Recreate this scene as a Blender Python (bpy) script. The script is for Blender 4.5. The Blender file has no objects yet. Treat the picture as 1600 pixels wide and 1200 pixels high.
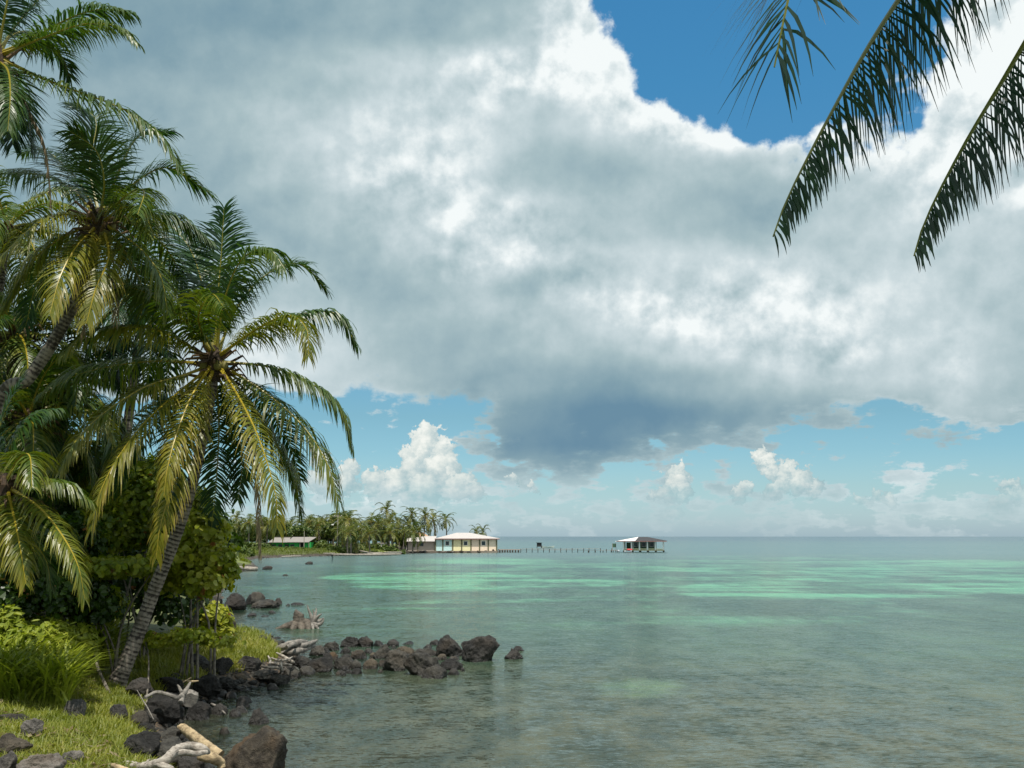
import bpy, math, random
import numpy as np
from mathutils import Vector, noise, Euler, Matrix
R = math.radians
C = bpy.context.scene.collection
scene = bpy.context.scene

# ------------------------------------------------------------------ camera
F = 1650.0; CX, CY = 800.0, 600.0; CZ = 4.2
PITCH = math.atan(238.0 / F)
cam_d = bpy.data.cameras.new('camera'); cam = bpy.data.objects.new('camera', cam_d); C.objects.link(cam)
cam_d.sensor_width = 36; cam_d.lens = 36 * F / 1600; cam_d.clip_start = 0.05; cam_d.clip_end = 60000
cam.location = (0, 0, CZ); cam.rotation_euler = (math.pi / 2 + PITCH, 0, 0)
scene.camera = cam
FW = np.array([0, math.cos(PITCH), math.sin(PITCH)]); UP = np.array([0, -math.sin(PITCH), math.cos(PITCH)]); RT = np.array([1., 0, 0])

def ray(px, py):
    return FW + (px - CX) / F * RT + (CY - py) / F * UP
def P(px, py, d):
    r = ray(px, py); return np.array([0, 0, CZ]) + r * (d / r[1])
def G(px, py, z=0.0):
    r = ray(px, py); return np.array([0, 0, CZ]) + r * ((z - CZ) / r[2])

# ------------------------------------------------------------------ light and exposure
SUN_EL, SUN_AZ = R(68), R(172)          # compass style: 0 = +Y, clockwise; 180 = behind the camera
sd = bpy.data.lights.new('sun', 'SUN'); so = bpy.data.objects.new('sun', sd); C.objects.link(so)
sd.energy = 5.0; sd.angle = R(0.5); sd.color = (1.0, 0.95, 0.86)
tos = Vector((math.sin(SUN_AZ) * math.cos(SUN_EL), math.cos(SUN_AZ) * math.cos(SUN_EL), math.sin(SUN_EL)))
so.rotation_euler = tos.to_track_quat('Z', 'Y').to_euler()
so.location = (0, -20, 60)
scene.view_settings.view_transform = 'Standard'; scene.view_settings.look = 'None'
scene.view_settings.exposure = 0.0; scene.view_settings.gamma = 1.0

# ------------------------------------------------------------------ node helper
class S:
    """a socket with arithmetic"""
    def __init__(s, t, k): s.t = t; s.k = k
    def _m(s, op, a, b=None, c=None, clamp=False):
        n = s.t.nodes.new('ShaderNodeMath'); n.operation = op; n.use_clamp = clamp
        for i, x in enumerate((a, b, c)):
            if x is None: continue
            if isinstance(x, S): s.t.links.new(x.k, n.inputs[i])
            else: n.inputs[i].default_value = x
        return S(s.t, n.outputs[0])
    def __add__(s, o): return s._m('ADD', s, o)
    __radd__ = __add__
    def __sub__(s, o): return s._m('SUBTRACT', s, o)
    def __rsub__(s, o): return s._m('SUBTRACT', o, s)
    def __mul__(s, o): return s._m('MULTIPLY', s, o)
    __rmul__ = __mul__
    def __truediv__(s, o): return s._m('DIVIDE', s, o)
    def __rtruediv__(s, o): return s._m('DIVIDE', o, s)
    def max(s, o): return s._m('MAXIMUM', s, o)
    def min(s, o): return s._m('MINIMUM', s, o)
    def pow(s, o): return s._m('POWER', s, o)
    def clamp(s): return s._m('ADD', s, 0.0, clamp=True)
    def step(s, a, b, lo=0.0, hi=1.0, kind='SMOOTHSTEP'):
        n = s.t.nodes.new('ShaderNodeMapRange'); n.interpolation_type = kind
        s.t.links.new(s.k, n.inputs[0]); n.inputs[1].default_value = a; n.inputs[2].default_value = b
        n.inputs[3].default_value = lo; n.inputs[4].default_value = hi
        return S(s.t, n.outputs[0])
def link(t, a, b): t.links.new(a.k if isinstance(a, S) else a, b)
def mixc(t, f, a, b, mode='MIX'):
    n = t.nodes.new('ShaderNodeMix'); n.data_type = 'RGBA'; n.blend_type = mode
    for x, i in ((f, 0), (a, 6), (b, 7)):
        if isinstance(x, S): t.links.new(x.k, n.inputs[i])
        elif isinstance(x, (int, float)): n.inputs[i].default_value = x
        else: n.inputs[i].default_value = (*x, 1) if len(x) == 3 else x
    return S(t, n.outputs[2])
def noisetex(t, vec, scale, detail=4, rough=0.5, dist=0.0, lac=2.0, w=None):
    n = t.nodes.new('ShaderNodeTexNoise')
    if vec is not None: t.links.new(vec.k if isinstance(vec, S) else vec, n.inputs['Vector'])
    n.inputs['Scale'].default_value = scale; n.inputs['Detail'].default_value = detail
    n.inputs['Roughness'].default_value = rough; n.inputs['Distortion'].default_value = dist
    n.inputs['Lacunarity'].default_value = lac
    return n
def vmath(t, op, a, b=None, scale=None):
    n = t.nodes.new('ShaderNodeVectorMath'); n.operation = op
    for x, i in ((a, 0), (b, 1)):
        if x is None: continue
        if isinstance(x, S): t.links.new(x.k, n.inputs[i])
        else: n.inputs[i].default_value = x
    if scale is not None:
        if isinstance(scale, S): t.links.new(scale.k, n.inputs['Scale'])
        else: n.inputs['Scale'].default_value = scale
    return n
def combine(t, x, y, z):
    n = t.nodes.new('ShaderNodeCombineXYZ')
    for i, v in enumerate((x, y, z)):
        if isinstance(v, S): t.links.new(v.k, n.inputs[i])
        else: n.inputs[i].default_value = v
    return S(t, n.outputs[0])
def ramp(t, f, stops, interp='LINEAR'):
    n = t.nodes.new('ShaderNodeValToRGB'); cr = n.color_ramp; cr.interpolation = interp
    while len(cr.elements) < len(stops): cr.elements.new(0.5)
    for e, (p, c) in zip(cr.elements, stops):
        e.position = p; e.color = (*c, 1) if len(c) == 3 else c
    for e, (p, c) in zip(cr.elements, stops):
        e.position = p; e.color = (*c, 1) if len(c) == 3 else c
    t.links.new(f.k, n.inputs[0]); return n

# ------------------------------------------------------------------ sky: Nishita air with procedural cloud, laid out by azimuth and elevation
def build_sky():
    w = bpy.data.worlds.new('World'); scene.world = w; w.use_nodes = True
    t = w.node_tree; t.nodes.clear()
    out = t.nodes.new('ShaderNodeOutputWorld'); bg = t.nodes.new('ShaderNodeBackground')
    t.links.new(bg.outputs[0], out.inputs[0]); bg.inputs[1].default_value = 0.1
    sky = t.nodes.new('ShaderNodeTexSky'); sky.sky_type = 'NISHITA'; sky.sun_disc = False
    sky.sun_elevation = SUN_EL; sky.sun_rotation = SUN_AZ; sky.altitude = 0
    sky.air_density = 1.3; sky.dust_density = 0.6; sky.ozone_density = 2.0
    tc = t.nodes.new('ShaderNodeTexCoord')
    d = S(t, vmath(t, 'NORMALIZE', S(t, tc.outputs['Generated'])).outputs[0])
    sep = t.nodes.new('ShaderNodeSeparateXYZ'); t.links.new(d.k, sep.inputs[0])
    x, y, z = (S(t, sep.outputs[i]) for i in range(3))
    az = x._m('ARCTAN2', x, y); el = z._m('ARCSINE', z)
    # cloud cover / light read over the sky, rows of picture height against columns every 100
    xs = np.arange(0, 1700, 100)
    rows = {
     0:  ([1,1,1,1,1,1,1,1,1,.42,0.0,0,0,0,.1,.45,.8],[.34,.32,.3,.28,.28,.3,.33,.38,.42,.7,.9,.9,.9,.9,.9,.95,.9]),
     70: ([1,1,1,1,1,1,1,1,1,.96,.15,0,0,0,.05,.85,1],[.36,.34,.32,.32,.33,.38,.42,.5,.68,.98,.95,.9,.9,.9,.9,.95,.85]),
     140:([1,1,1,1,1,1,1,1,1,1,.62,.22,.03,.0,.1,.8,1],[.4,.38,.38,.44,.52,.54,.62,.75,.92,.8,.85,.9,.9,.9,.9,.9,.8]),
     210:([1,1,1,1,1,1,1,1,1,1,1,.62,.24,.18,.24,.7,1],[.4,.4,.4,.5,.6,.62,.7,.68,.5,.45,.65,.85,.85,.85,.85,.88,.85]),
     280:([1,1,1,1,1,1,1,1,1,1,1,1,.9,.75,.8,1,1],[.4,.4,.38,.4,.48,.6,.72,.78,.56,.4,.4,.36,.45,.6,.7,.7,.75]),
     350:([1,1,1,1,1,.75,.8,1,1,1,1,1,1,1,1,1,1],[.4,.4,.4,.4,.45,.5,.6,.75,.75,.6,.5,.46,.48,.52,.55,.6,.6]),
     420:([1,1,1,1,1,1,1,1,1,1,1,1,1,1,1,1,1],[.45,.45,.45,.45,.5,.5,.52,.7,.75,.62,.62,.7,.7,.66,.6,.6,.6]),
     490:([1,1,1,1,1,.9,.9,1,1,1,1,1,1,1,.9,1,1],[.5,.5,.5,.5,.55,.55,.45,.48,.58,.7,.82,.88,.85,.8,.62,.6,.55]),
     560:([.9,.9,.9,.9,.9,.9,.95,1,1,1,1,1,1,1,.9,1,1],[.6,.6,.6,.65,.68,.65,.42,.32,.42,.48,.5,.55,.7,.8,.6,.72,.5]),
     605:([.7,.7,.7,.7,.65,.6,.45,.45,.85,1,1,1,1,1,.85,1,1],[.6,.6,.6,.6,.6,.55,.4,.3,.3,.28,.32,.4,.55,.6,.5,.62,.5]),
     640:([.3,.3,.3,.3,.3,.25,.4,.1,.6,1,1,1,.8,.45,.36,.6,.6],[.5,.5,.5,.5,.5,.5,.5,.4,.2,.1,.12,.2,.32,.4,.4,.5,.5]),
     680:([.2,.2,.2,.2,.2,.18,.2,.3,1,1,1,.8,.42,.32,.36,.36,.2],[.5,.5,.5,.5,.5,.6,.6,.4,.1,.06,.1,.35,.45,.3,.3,.3,.5]),
     715:([.2,.2,.2,.2,.2,.2,.25,.25,.72,.8,.4,.3,.25,.3,.3,.25,.2],[.6,.6,.6,.6,.6,.7,.7,.5,.15,.1,.3,.4,.5,.5,.5,.5,.6]),
     760:([.46]*17,[.6,.6,.6,.6,.6,.6,.65,.6,.5,.5,.5,.6,.6,.6,.6,.6,.6]),
     800:([.50]*17,[.6]*17), 838:([.40]*17,[.55]*17), 1000:([.2]*17,[.5]*17)}
    ry = np.array(sorted(rows)); cv = np.array([rows[k][0] for k in ry]); br = np.array([rows[k][1] for k in ry])
    def look(azv, elv):
        v = np.array([math.sin(azv) * math.cos(elv), math.cos(azv) * math.cos(elv), math.sin(elv)])
        f = v @ FW; px = CX + F * v[0] / f; py = CY - F * (v @ UP) / f
        k = []
        for g in (cv, br):
            col = np.array([np.interp(px, xs, g[i]) for i in range(len(ry))]); k.append(float(np.interp(py, ry, col)))
        return k
    els = [R(e) for e in (-.5, 1, 2.3, 3.6, 4.9, 6.4, 8.2, 10.2, 12.5, 14.8, 17.2, 19.6, 22, 24.4, 26.8, 29.5)]
    A0, A1, NA = R(-29), R(29), 31
    # domain warp
    nz = noisetex(t, d, 5.5, 5, 0.55)
    wv = S(t, vmath(t, 'SUBTRACT', S(t, nz.outputs['Color']), (.5, .5, .5)).outputs[0])
    sw = t.nodes.new('ShaderNodeSeparateXYZ'); t.links.new(wv.k, sw.inputs[0])
    k = el.step(0.02, 0.25, 0.05, 0.13, 'LINEAR')
    azw = az + S(t, sw.outputs[0]) * k; elw = el + S(t, sw.outputs[1]) * k * 0.6
    u = azw.step(A0, A1, 0, 1, 'LINEAR')
    acc = None
    for i, e in enumerate(els):
        st = []
        for j in range(NA):
            a = A0 + (A1 - A0) * j / (NA - 1); c, b = look(a, e); b = min(1.05, max(0, (b - .56) * 1.28 + .58)); st.append((j / (NA - 1), (c, b, 0)))
        rn = S(t, ramp(t, u, st, 'EASE').outputs[0])
        acc = rn if acc is None else mixc(t, elw.step(els[i - 1], e), acc, rn)
    hi = elw.step(R(30), R(38))
    acc = mixc(t, hi, acc, (.62, .62, 0))
    sc = t.nodes.new('ShaderNodeSeparateColor'); t.links.new(acc.k, sc.inputs[0])
    cov, bri = S(t, sc.outputs[0]), S(t, sc.outputs[1])
    # flattened layer coordinates low over the sea, rounder high up
    den = z.max(0.0) + 0.30
    lay = combine(t, x / den, y / den, z * 1.0)
    n1 = S(t, noisetex(t, d, 11, 8, 0.56, 0.0).outputs[0])
    n2 = S(t, noisetex(t, lay, 2.4, 7, 0.55, 0.2).outputs[0])
    n3 = S(t, noisetex(t, combine(t, az, el * 2.6, 0.0), 24, 8, 0.60).outputs[0])
    up = S(t, vmath(t, 'ADD', d, (-0.007, -0.003, 0.016)).outputs[0])
    n1u = S(t, noisetex(t, up, 11, 8, 0.56, 0.0).outputs[0])
    low = el.step(R(9), R(5))
    nd = n1 * 0.5 + n2 * 0.5
    nd = nd + (n3 - nd) * low
    n5 = S(t, noisetex(t, d, 34, 7, 0.6).outputs[0])
    dens = cov * 1.5 + (nd - 0.5) * 2.5 + (n5 - 0.5) * 0.9
    alpha = dens.step(0.60, 0.84)
    alpha = alpha * el.step(R(4.0), R(.6), 1.0, 0.40)
    shade = (n1 - n1u) * 1.0
    nb = S(t, noisetex(t, d, 6.5, 4, 0.42, 0.0).outputs[0])
    b = bri + shade * (0.25 + bri * 0.75 + bri.step(.55, .9) * 1.6) + (nb - 0.5) * 0.50 + (n1 - 0.5) * 0.12 + (n5 - 0.5) * 0.12
    edge = dens.step(0.65, 1.15, 0.16, 0.0)
    b = (b + edge * 1.0).clamp()
    cr = ramp(t, b, [(0.0, (1.45, 2.7, 3.7)), (.22, (2.3, 3.6, 4.25)), (.5, (3.9, 5.15, 5.5)), (.75, (6.0, 7.0, 7.3)), (1.0, (9.1, 9.6, 9.6))])
    # ramp colours clamp nothing; strength 0.1 brings them to display range
    cloud = S(t, cr.outputs[0])
    tint = ramp(t, el.step(0, R(32), 0, 1, 'LINEAR'), [(0, (.80, 1.18, 1.90)), (.08, (.66, 1.0, 1.38)), (.14, (.56, .91, 1.20)), (.2, (.52, .84, 1.02)), (.4, (.46, .88, 1.05)), (.75, (.38, 1.0, 1.22)), (1, (.38, 1.05, 1.30))])
    air = mixc(t, 1.0, S(t, sky.outputs[0]), S(t, tint.outputs[0]), 'MULTIPLY')
    col = mixc(t, alpha, air, cloud)
    # fair-weather cumulus standing on the horizon: heaps of rounded lobes
    heaps = [  # px, py, radius px
     (662,690,26),(690,700,24),(640,705,20),(650,728,30),(690,735,34),(720,760,34),(620,750,30),(590,762,32),(660,765,36),(575,748,16),(740,768,22),(545,735,20),(535,760,26),(500,720,22),(505,755,26),
     (1055,738,17),(1060,755,18),(1040,768,20),(1070,770,18),(1050,795,14),(1020,768,12),
     (1190,712,18),(1205,728,20),(1225,742,24),(1250,752,24),(1212,760,20),(1275,764,14),(1160,772,18),
     (1575,760,16),(1592,775,18),(1565,790,18),(1370,775,18),(1395,782,14),(1345,785,16),(830,760,12),(800,745,14)]
    h = None
    nh = noisetex(t, combine(t, az, el, 0.0), 48, 7, 0.68)
    wv2 = S(t, vmath(t, 'SUBTRACT', S(t, nh.outputs['Color']), (.5, .5, .5)).outputs[0])
    ae = S(t, vmath(t, 'ADD', combine(t, az, el, 0.0), S(t, vmath(t, 'SCALE', wv2, None, 0.050).outputs[0])).outputs[0])
    light = None
    for (px, py, r) in heaps:
        v = ray(px, py); v = v / np.linalg.norm(v)
        c = (math.atan2(v[0], v[1]), math.asin(v[2]), 0); rr = r / F
        dist = vmath(t, 'DISTANCE', ae, c); dd = S(t, dist.outputs['Value'])
        m = dd.step(rr * 1.05, rr * 0.72)
        h = m if h is None else h.max(m)
        # each lobe is brighter toward its top left
        c2 = (c[0] - rr * .25, c[1] + rr * .45, 0)
        l = S(t, vmath(t, 'DISTANCE', ae, c2).outputs['Value']).step(rr * 1.35, rr * 0.2) * m
        light = l if light is None else light.max(l)
    nl = S(t, noisetex(t, combine(t, az, el * 1.2, 0.0), 75, 7, 0.62).outputs[0])
    lb = (light * 0.50 + (nl - 0.5) * 1.5 + el.step(R(0.8), R(5), -.12, .38)).clamp()
    hc = ramp(t, lb, [(0, (3.3, 4.9, 5.3)), (.4, (5.2, 6.3, 6.4)), (.75, (7.6, 8.1, 7.7)), (1, (9.4, 9.5, 8.9))])
    hf = (h + (nl - 0.5) * 1.1).step(0.22, 0.66) * el.step(R(0.9), R(3.4), 0.15, .95)
    col = mixc(t, hf, col, S(t, hc.outputs[0]))
    t.links.new(col.k, bg.inputs[0])
    w.cycles.sampling_method = 'MANUAL'; w.cycles.sample_map_resolution = 256
build_sky()

# ------------------------------------------------------------------ numpy helpers
def vnoise(x, y, s=0):
    x = np.asarray(x, float); y = np.asarray(y, float)
    xi = np.floor(x).astype(np.int64); yi = np.floor(y).astype(np.int64); xf = x - xi; yf = y - yi
    def h(a, b):
        n = (a * 374761393 + b * 668265263 + s * 982451653) & 0x7fffffff
        n = ((n ^ (n >> 13)) * 1274126177) & 0x7fffffff
        return ((n ^ (n >> 16)) & 0xffff) / 65535.0
    u = xf * xf * (3 - 2 * xf); v = yf * yf * (3 - 2 * yf)
    return (h(xi, yi) * (1 - u) + h(xi + 1, yi) * u) * (1 - v) + (h(xi, yi + 1) * (1 - u) + h(xi + 1, yi + 1) * u) * v
def fbm(x, y, o=4, s=0):
    t = 0; a = .5
    for i in range(o): t = t + a * vnoise(x * 2 ** i, y * 2 ** i, s + i); a *= .5
    return t / (1 - .5 ** o)
def sstep(a, b, x):
    t = np.clip((x - a) / (b - a), 0, 1); return t * t * (3 - 2 * t)
def nrm(a): return a / (np.linalg.norm(a, axis=-1, keepdims=True) + 1e-9)

class Buf:
    def __init__(s): s.v = []; s.f = []; s.m = []; s.a = []; s.n = 0
    def add(s, v, f, val=0.5, mi=0):
        v = np.asarray(v, float).reshape(-1, 3); f = np.asarray(f, np.int64)
        s.v.append(v); s.f.append(f + s.n); s.m.append(np.full(len(f), mi))
        s.a.append(np.broadcast_to(np.asarray(val, float), (len(v),)).copy()); s.n += len(v)
    def build(s, name, mats, parent=None, smooth=False, offset=None):
        me = bpy.data.meshes.new(name); v = np.concatenate(s.v)
        if offset is not None: v = v - np.asarray(offset, float)
        me.vertices.add(len(v)); me.vertices.foreach_set('co', v.astype(np.float32).ravel())
        loops = np.concatenate([f.ravel() for f in s.f]); cnt = np.concatenate([np.full(len(f), f.shape[1]) for f in s.f])
        me.loops.add(len(loops)); me.loops.foreach_set('vertex_index', loops.astype(np.int32))
        me.polygons.add(len(cnt)); st = np.concatenate([[0], np.cumsum(cnt)[:-1]])
        me.polygons.foreach_set('loop_start', st.astype(np.int32)); me.polygons.foreach_set('loop_total', cnt.astype(np.int32))
        me.polygons.foreach_set('material_index', np.concatenate(s.m).astype(np.int32))
        me.polygons.foreach_set('use_smooth', np.full(len(cnt), smooth))
        at = me.attributes.new('v', 'FLOAT', 'POINT'); at.data.foreach_set('value', np.concatenate(s.a).astype(np.float32))
        me.update(calc_edges=True); me.validate()
        for m in (mats if isinstance(mats, (list, tuple)) else [mats]): me.materials.append(m)
        o = bpy.data.objects.new(name, me); C.objects.link(o)
        if parent is not None: o.parent = parent
        return o

def spline(pts, n, rad=None):
    """Catmull-Rom through pts, resampled to n points evenly"""
    p = np.asarray(pts, float); p = np.vstack([2 * p[0] - p[1], p, 2 * p[-1] - p[-2]]); out = []
    for i in range(1, len(p) - 2):
        for t in np.linspace(0, 1, 16, endpoint=False):
            out.append(0.5 * ((2 * p[i]) + (-p[i-1] + p[i+1]) * t + (2*p[i-1] - 5*p[i] + 4*p[i+1] - p[i+2]) * t*t + (-p[i-1] + 3*p[i] - 3*p[i+1] + p[i+2]) * t**3))
    out.append(p[-2]); out = np.array(out)
    s = np.concatenate([[0], np.cumsum(np.linalg.norm(np.diff(out[:, :3], axis=0), axis=1))]); q = np.linspace(0, s[-1], n)
    return np.stack([np.interp(q, s, out[:, k]) for k in range(out.shape[1])], 1)

def tube(b, pts, rad, sides=8, val=0.5, mi=0, rough=0.0, seed=0, cap=True):
    pts = np.asarray(pts, float); n = len(pts); rad = np.broadcast_to(np.asarray(rad, float), (n,))
    T = nrm(np.gradient(pts, axis=0)); ref = np.array([0, 0, 1.]) if abs(T[0][2]) < .9 else np.array([1., 0, 0])
    U = nrm(np.cross(T[0], ref)); V = np.empty((n, sides, 3)); rg = np.random.RandomState(seed)
    ph = np.arange(sides) / sides * 2 * math.pi
    prof = 1 + rough * (rg.rand(sides) - .5) * 1.2
    for i in range(n):
        U = U - T[i] * (U @ T[i]); U = U / (np.linalg.norm(U) + 1e-9); W = np.cross(T[i], U)
        r = rad[i] * prof * (1 + rough * .6 * (rg.rand(sides) - .5))
        V[i] = pts[i] + (np.cos(ph) * r)[:, None] * U + (np.sin(ph) * r)[:, None] * W
    i, j = np.meshgrid(np.arange(n - 1), np.arange(sides), indexing='ij'); j2 = (j + 1) % sides
    q = np.stack([i * sides + j, i * sides + j2, (i + 1) * sides + j2, (i + 1) * sides + j], -1).reshape(-1, 4)
    va = np.repeat(np.broadcast_to(np.asarray(val, float), (n,)), sides)
    b.add(V.reshape(-1, 3), q, va, mi)
    if cap:
        b.add(V[0], [list(range(sides))[::-1]], va[0], mi); b.add(V[-1], [list(range(sides))], va[-1], mi)

def box(b, lo, hi, val=0.5, mi=0):
    x0, y0, z0 = lo; x1, y1, z1 = hi
    v = [(x0,y0,z0),(x1,y0,z0),(x1,y1,z0),(x0,y1,z0),(x0,y0,z1),(x1,y0,z1),(x1,y1,z1),(x0,y1,z1)]
    b.add(v, [(0,3,2,1),(4,5,6,7),(0,1,5,4),(1,2,6,5),(2,3,7,6),(3,0,4,7)], val, mi)

def tag(o, label, cat=None, group=None, kind=None):
    if label: o['label'] = label
    if cat: o['category'] = cat
    if group: o['group'] = group
    if kind: o['kind'] = kind
    return o
def empty(name, loc, label=None, cat=None, group=None, rz=0):
    o = bpy.data.objects.new(name, None); C.objects.link(o); o.location = tuple(map(float, loc)); o.rotation_euler = (0, 0, rz)
    o.empty_display_size = .3
    return tag(o, label, cat, group)
def copy_tree(src, loc, rz=0, sc=1.0, label=None, tilt=0.0):
    r = src.copy(); C.objects.link(r); r.location = tuple(map(float, loc)); r.rotation_euler = (tilt, 0, rz); r.scale = (sc, sc, sc) if not hasattr(sc, '__len__') else sc
    if label: r['label'] = label
    for ch in list(src.children):
        c = ch.copy(); C.objects.link(c); c.parent = r
        for g in list(ch.children):
            e = g.copy(); C.objects.link(e); e.parent = c
    return r

# ------------------------------------------------------------------ materials
def mat(name):
    m = bpy.data.materials.new(name); m.use_nodes = True; t = m.node_tree
    return m, t, t.nodes['Principled BSDF'], t.nodes['Material Output']
def attr(t, name='v'):
    n = t.nodes.new('ShaderNodeAttribute'); n.attribute_name = name; return S(t, n.outputs['Fac'])
def opos(t): return S(t, t.nodes.new('ShaderNodeTexCoord').outputs['Object'])
def gpos(t): return S(t, t.nodes.new('ShaderNodeNewGeometry').outputs['Position'])
def bump(t, h, strength, dist, bsdf, inp='Normal'):
    n = t.nodes.new('ShaderNodeBump'); n.inputs['Strength'].default_value = strength; n.inputs['Distance'].default_value = dist
    t.links.new(h.k, n.inputs['Height'])
    if bsdf is not None: t.links.new(n.outputs[0], bsdf.inputs[inp])
    return n
def leaf_mat(name, stops, rough=.45, trans=.35, tcol=(1.5, 1.6, .6), spec=.5, nscale=1.2):
    m, t, bs, out = mat(name)
    v = attr(t); n = S(t, noisetex(t, gpos(t), nscale, 3).outputs[0])
    f = (v + (n - .5) * .35).clamp()
    c = S(t, ramp(t, f, stops).outputs[0])
    link(t, c, bs.inputs['Base Color']); bs.inputs['Roughness'].default_value = rough
    bs.inputs['Specular IOR Level'].default_value = spec
    tr = t.nodes.new('ShaderNodeBsdfTranslucent'); tc = mixc(t, 1.0, c, tcol, 'MULTIPLY'); link(t, tc, tr.inputs[0])
    mx = t.nodes.new('ShaderNodeMixShader'); mx.inputs[0].default_value = trans
    t.links.new(bs.outputs[0], mx.inputs[1]); t.links.new(tr.outputs[0], mx.inputs[2]); t.links.new(mx.outputs[0], out.inputs[0])
    return m
M = {}
M['palm'] = leaf_mat('palm_leaf', [(0, (.008, .034, .016)), (.22, (.026, .075, .016)), (.48, (.075, .118, .012)), (.82, (.22, .195, .014)), (1, (.30, .20, .05))], .38, .30)
M['palm_dry'] = leaf_mat('dry_palm_leaf', [(0, (.10, .06, .03)), (.5, (.19, .14, .07)), (1, (.30, .25, .15))], .6, .2, (1, 1, 1))
M['rib'] = leaf_mat('palm_midrib', [(0, (.10, .13, .02)), (.5, (.30, .24, .02)), (1, (.50, .36, .03))], .4, .05)
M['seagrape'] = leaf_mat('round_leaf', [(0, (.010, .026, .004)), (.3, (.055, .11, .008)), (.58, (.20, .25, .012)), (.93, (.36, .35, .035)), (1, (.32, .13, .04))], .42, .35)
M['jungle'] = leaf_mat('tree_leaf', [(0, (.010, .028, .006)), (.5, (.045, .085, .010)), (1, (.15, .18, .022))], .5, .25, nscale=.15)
M['farpalm'] = leaf_mat('distant_palm_leaf', [(0, (.030, .060, .018)), (.45, (.095, .13, .024)), (1, (.32, .26, .06))], .45, .3, nscale=.15)
M['grass'] = leaf_mat('grass_blade', [(0, (.065, .09, .010)), (.4, (.155, .185, .020)), (.8, (.28, .27, .045)), (1, (.36, .29, .11))], .5, .35, nscale=.9)
M['weed'] = leaf_mat('weed_leaf', [(0, (.035, .085, .008)), (.5, (.20, .25, .018)), (1, (.36, .38, .05))], .42, .3, nscale=1.)

def m_trunk(name, a, b_, c_):
    m, t, bs, out = mat(name); v = attr(t); p = gpos(t)
    n = S(t, noisetex(t, p, 9, 6, .65).outputs[0]); n2 = S(t, noisetex(t, p, 2.2, 3).outputs[0])
    c = mixc(t, (n * 1.3 - .15 + (v - .5) * .6).step(.3, .75), a, b_); c = mixc(t, n2.step(.52, .7) * .6, c, c_)
    link(t, c, bs.inputs['Base Color']); bs.inputs['Roughness'].default_value = .85
    bump(t, n, .6, .02, bs); return m
M['trunk'] = m_trunk('palm_bark', (.030, .022, .018), (.27, .23, .19), (.06, .05, .032))
M['bark'] = m_trunk('branch_bark', (.06, .05, .04), (.22, .19, .15), (.09, .08, .06))
M['fibre'] = m_trunk('palm_fibre', (.03, .018, .010), (.15, .09, .04), (.06, .035, .018))

def m_rock(name, dark, lite, rust, amt):
    m, t, bs, out = mat(name); p = gpos(t)
    oi = t.nodes.new('ShaderNodeObjectInfo'); rnd = S(t, oi.outputs['Random'])
    q = S(t, vmath(t, 'ADD', p, combine(t, rnd * 30., rnd * 17., 0.)).outputs[0])
    n = S(t, noisetex(t, q, 2.4, 7, .62, .4).outputs[0]); n2 = S(t, noisetex(t, q, 14, 7, .7).outputs[0]); n3 = S(t, noisetex(t, q, 1.1, 3).outputs[0])
    vo = t.nodes.new('ShaderNodeTexVoronoi'); vo.inputs['Scale'].default_value = 38; link(t, q, vo.inputs['Vector'])
    pit = S(t, vo.outputs['Distance']).step(.12, .35)
    c = mixc(t, (n * .6 + n2 * .4 + (rnd - .5) * .18).step(.38, .62), dark, lite)
    c = mixc(t, n3.step(.52, .68) * amt, c, rust)
    speck = n2.step(.63, .72) * .5; c = mixc(t, speck, c, (.26, .25, .21))
    # wet band just above the water
    sp = t.nodes.new('ShaderNodeSeparateXYZ'); link(t, p, sp.inputs[0]); zz = S(t, sp.outputs[2])
    wet = (zz + (n - .5) * .15).step(.16, .06)
    c = mixc(t, wet * .75, c, (.012, .010, .008))
    link(t, c, bs.inputs['Base Color'])
    rr = wet.step(0, 1, .82, .3); link(t, rr, bs.inputs['Roughness'])
    h = n * .6 + n2 * .35 + pit * .08
    bump(t, h, 1.0, .16, bs); return m
M['rock'] = m_rock('basalt', (.011, .010, .009), (.062, .057, .047), (.10, .07, .04), .2)
M['rock_brown'] = m_rock('brown_basalt', (.024, .018, .012), (.095, .076, .052), (.15, .085, .035), .4)
M['rock_dark'] = m_rock('black_basalt', (.008, .007, .006), (.042, .038, .034), (.06, .04, .025), .25)
M['rock_grey'] = m_rock('grey_stone', (.05, .045, .04), (.19, .17, .15), (.14, .09, .05), .4)

def m_wood(name, dark, lite):
    m, t, bs, out = mat(name); p = opos(t)
    n = S(t, noisetex(t, p, 6, 6, .65, .6).outputs[0])
    wv = S(t, noisetex(t, S(t, vmath(t, 'MULTIPLY', p, (4, 4, 28)).outputs[0]), 1.4, 6, .7, 1.2).outputs[0])
    c = mixc(t, (n * .55 + wv * .45).step(.36, .6), dark, lite); link(t, c, bs.inputs['Base Color'])
    bs.inputs['Roughness'].default_value = .8; bump(t, wv * .5 + n * .5, .8, .03, bs); return m
M['drift'] = m_wood('bleached_wood', (.11, .085, .065), (.46, .41, .35))
M['drift_tan'] = m_wood('tan_wood', (.15, .10, .055), (.50, .38, .22))
M['drift_grey'] = m_wood('grey_wood', (.04, .035, .03), (.27, .245, .215))
M['stump'] = m_wood('stump_wood', (.025, .020, .016), (.14, .115, .088))

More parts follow.
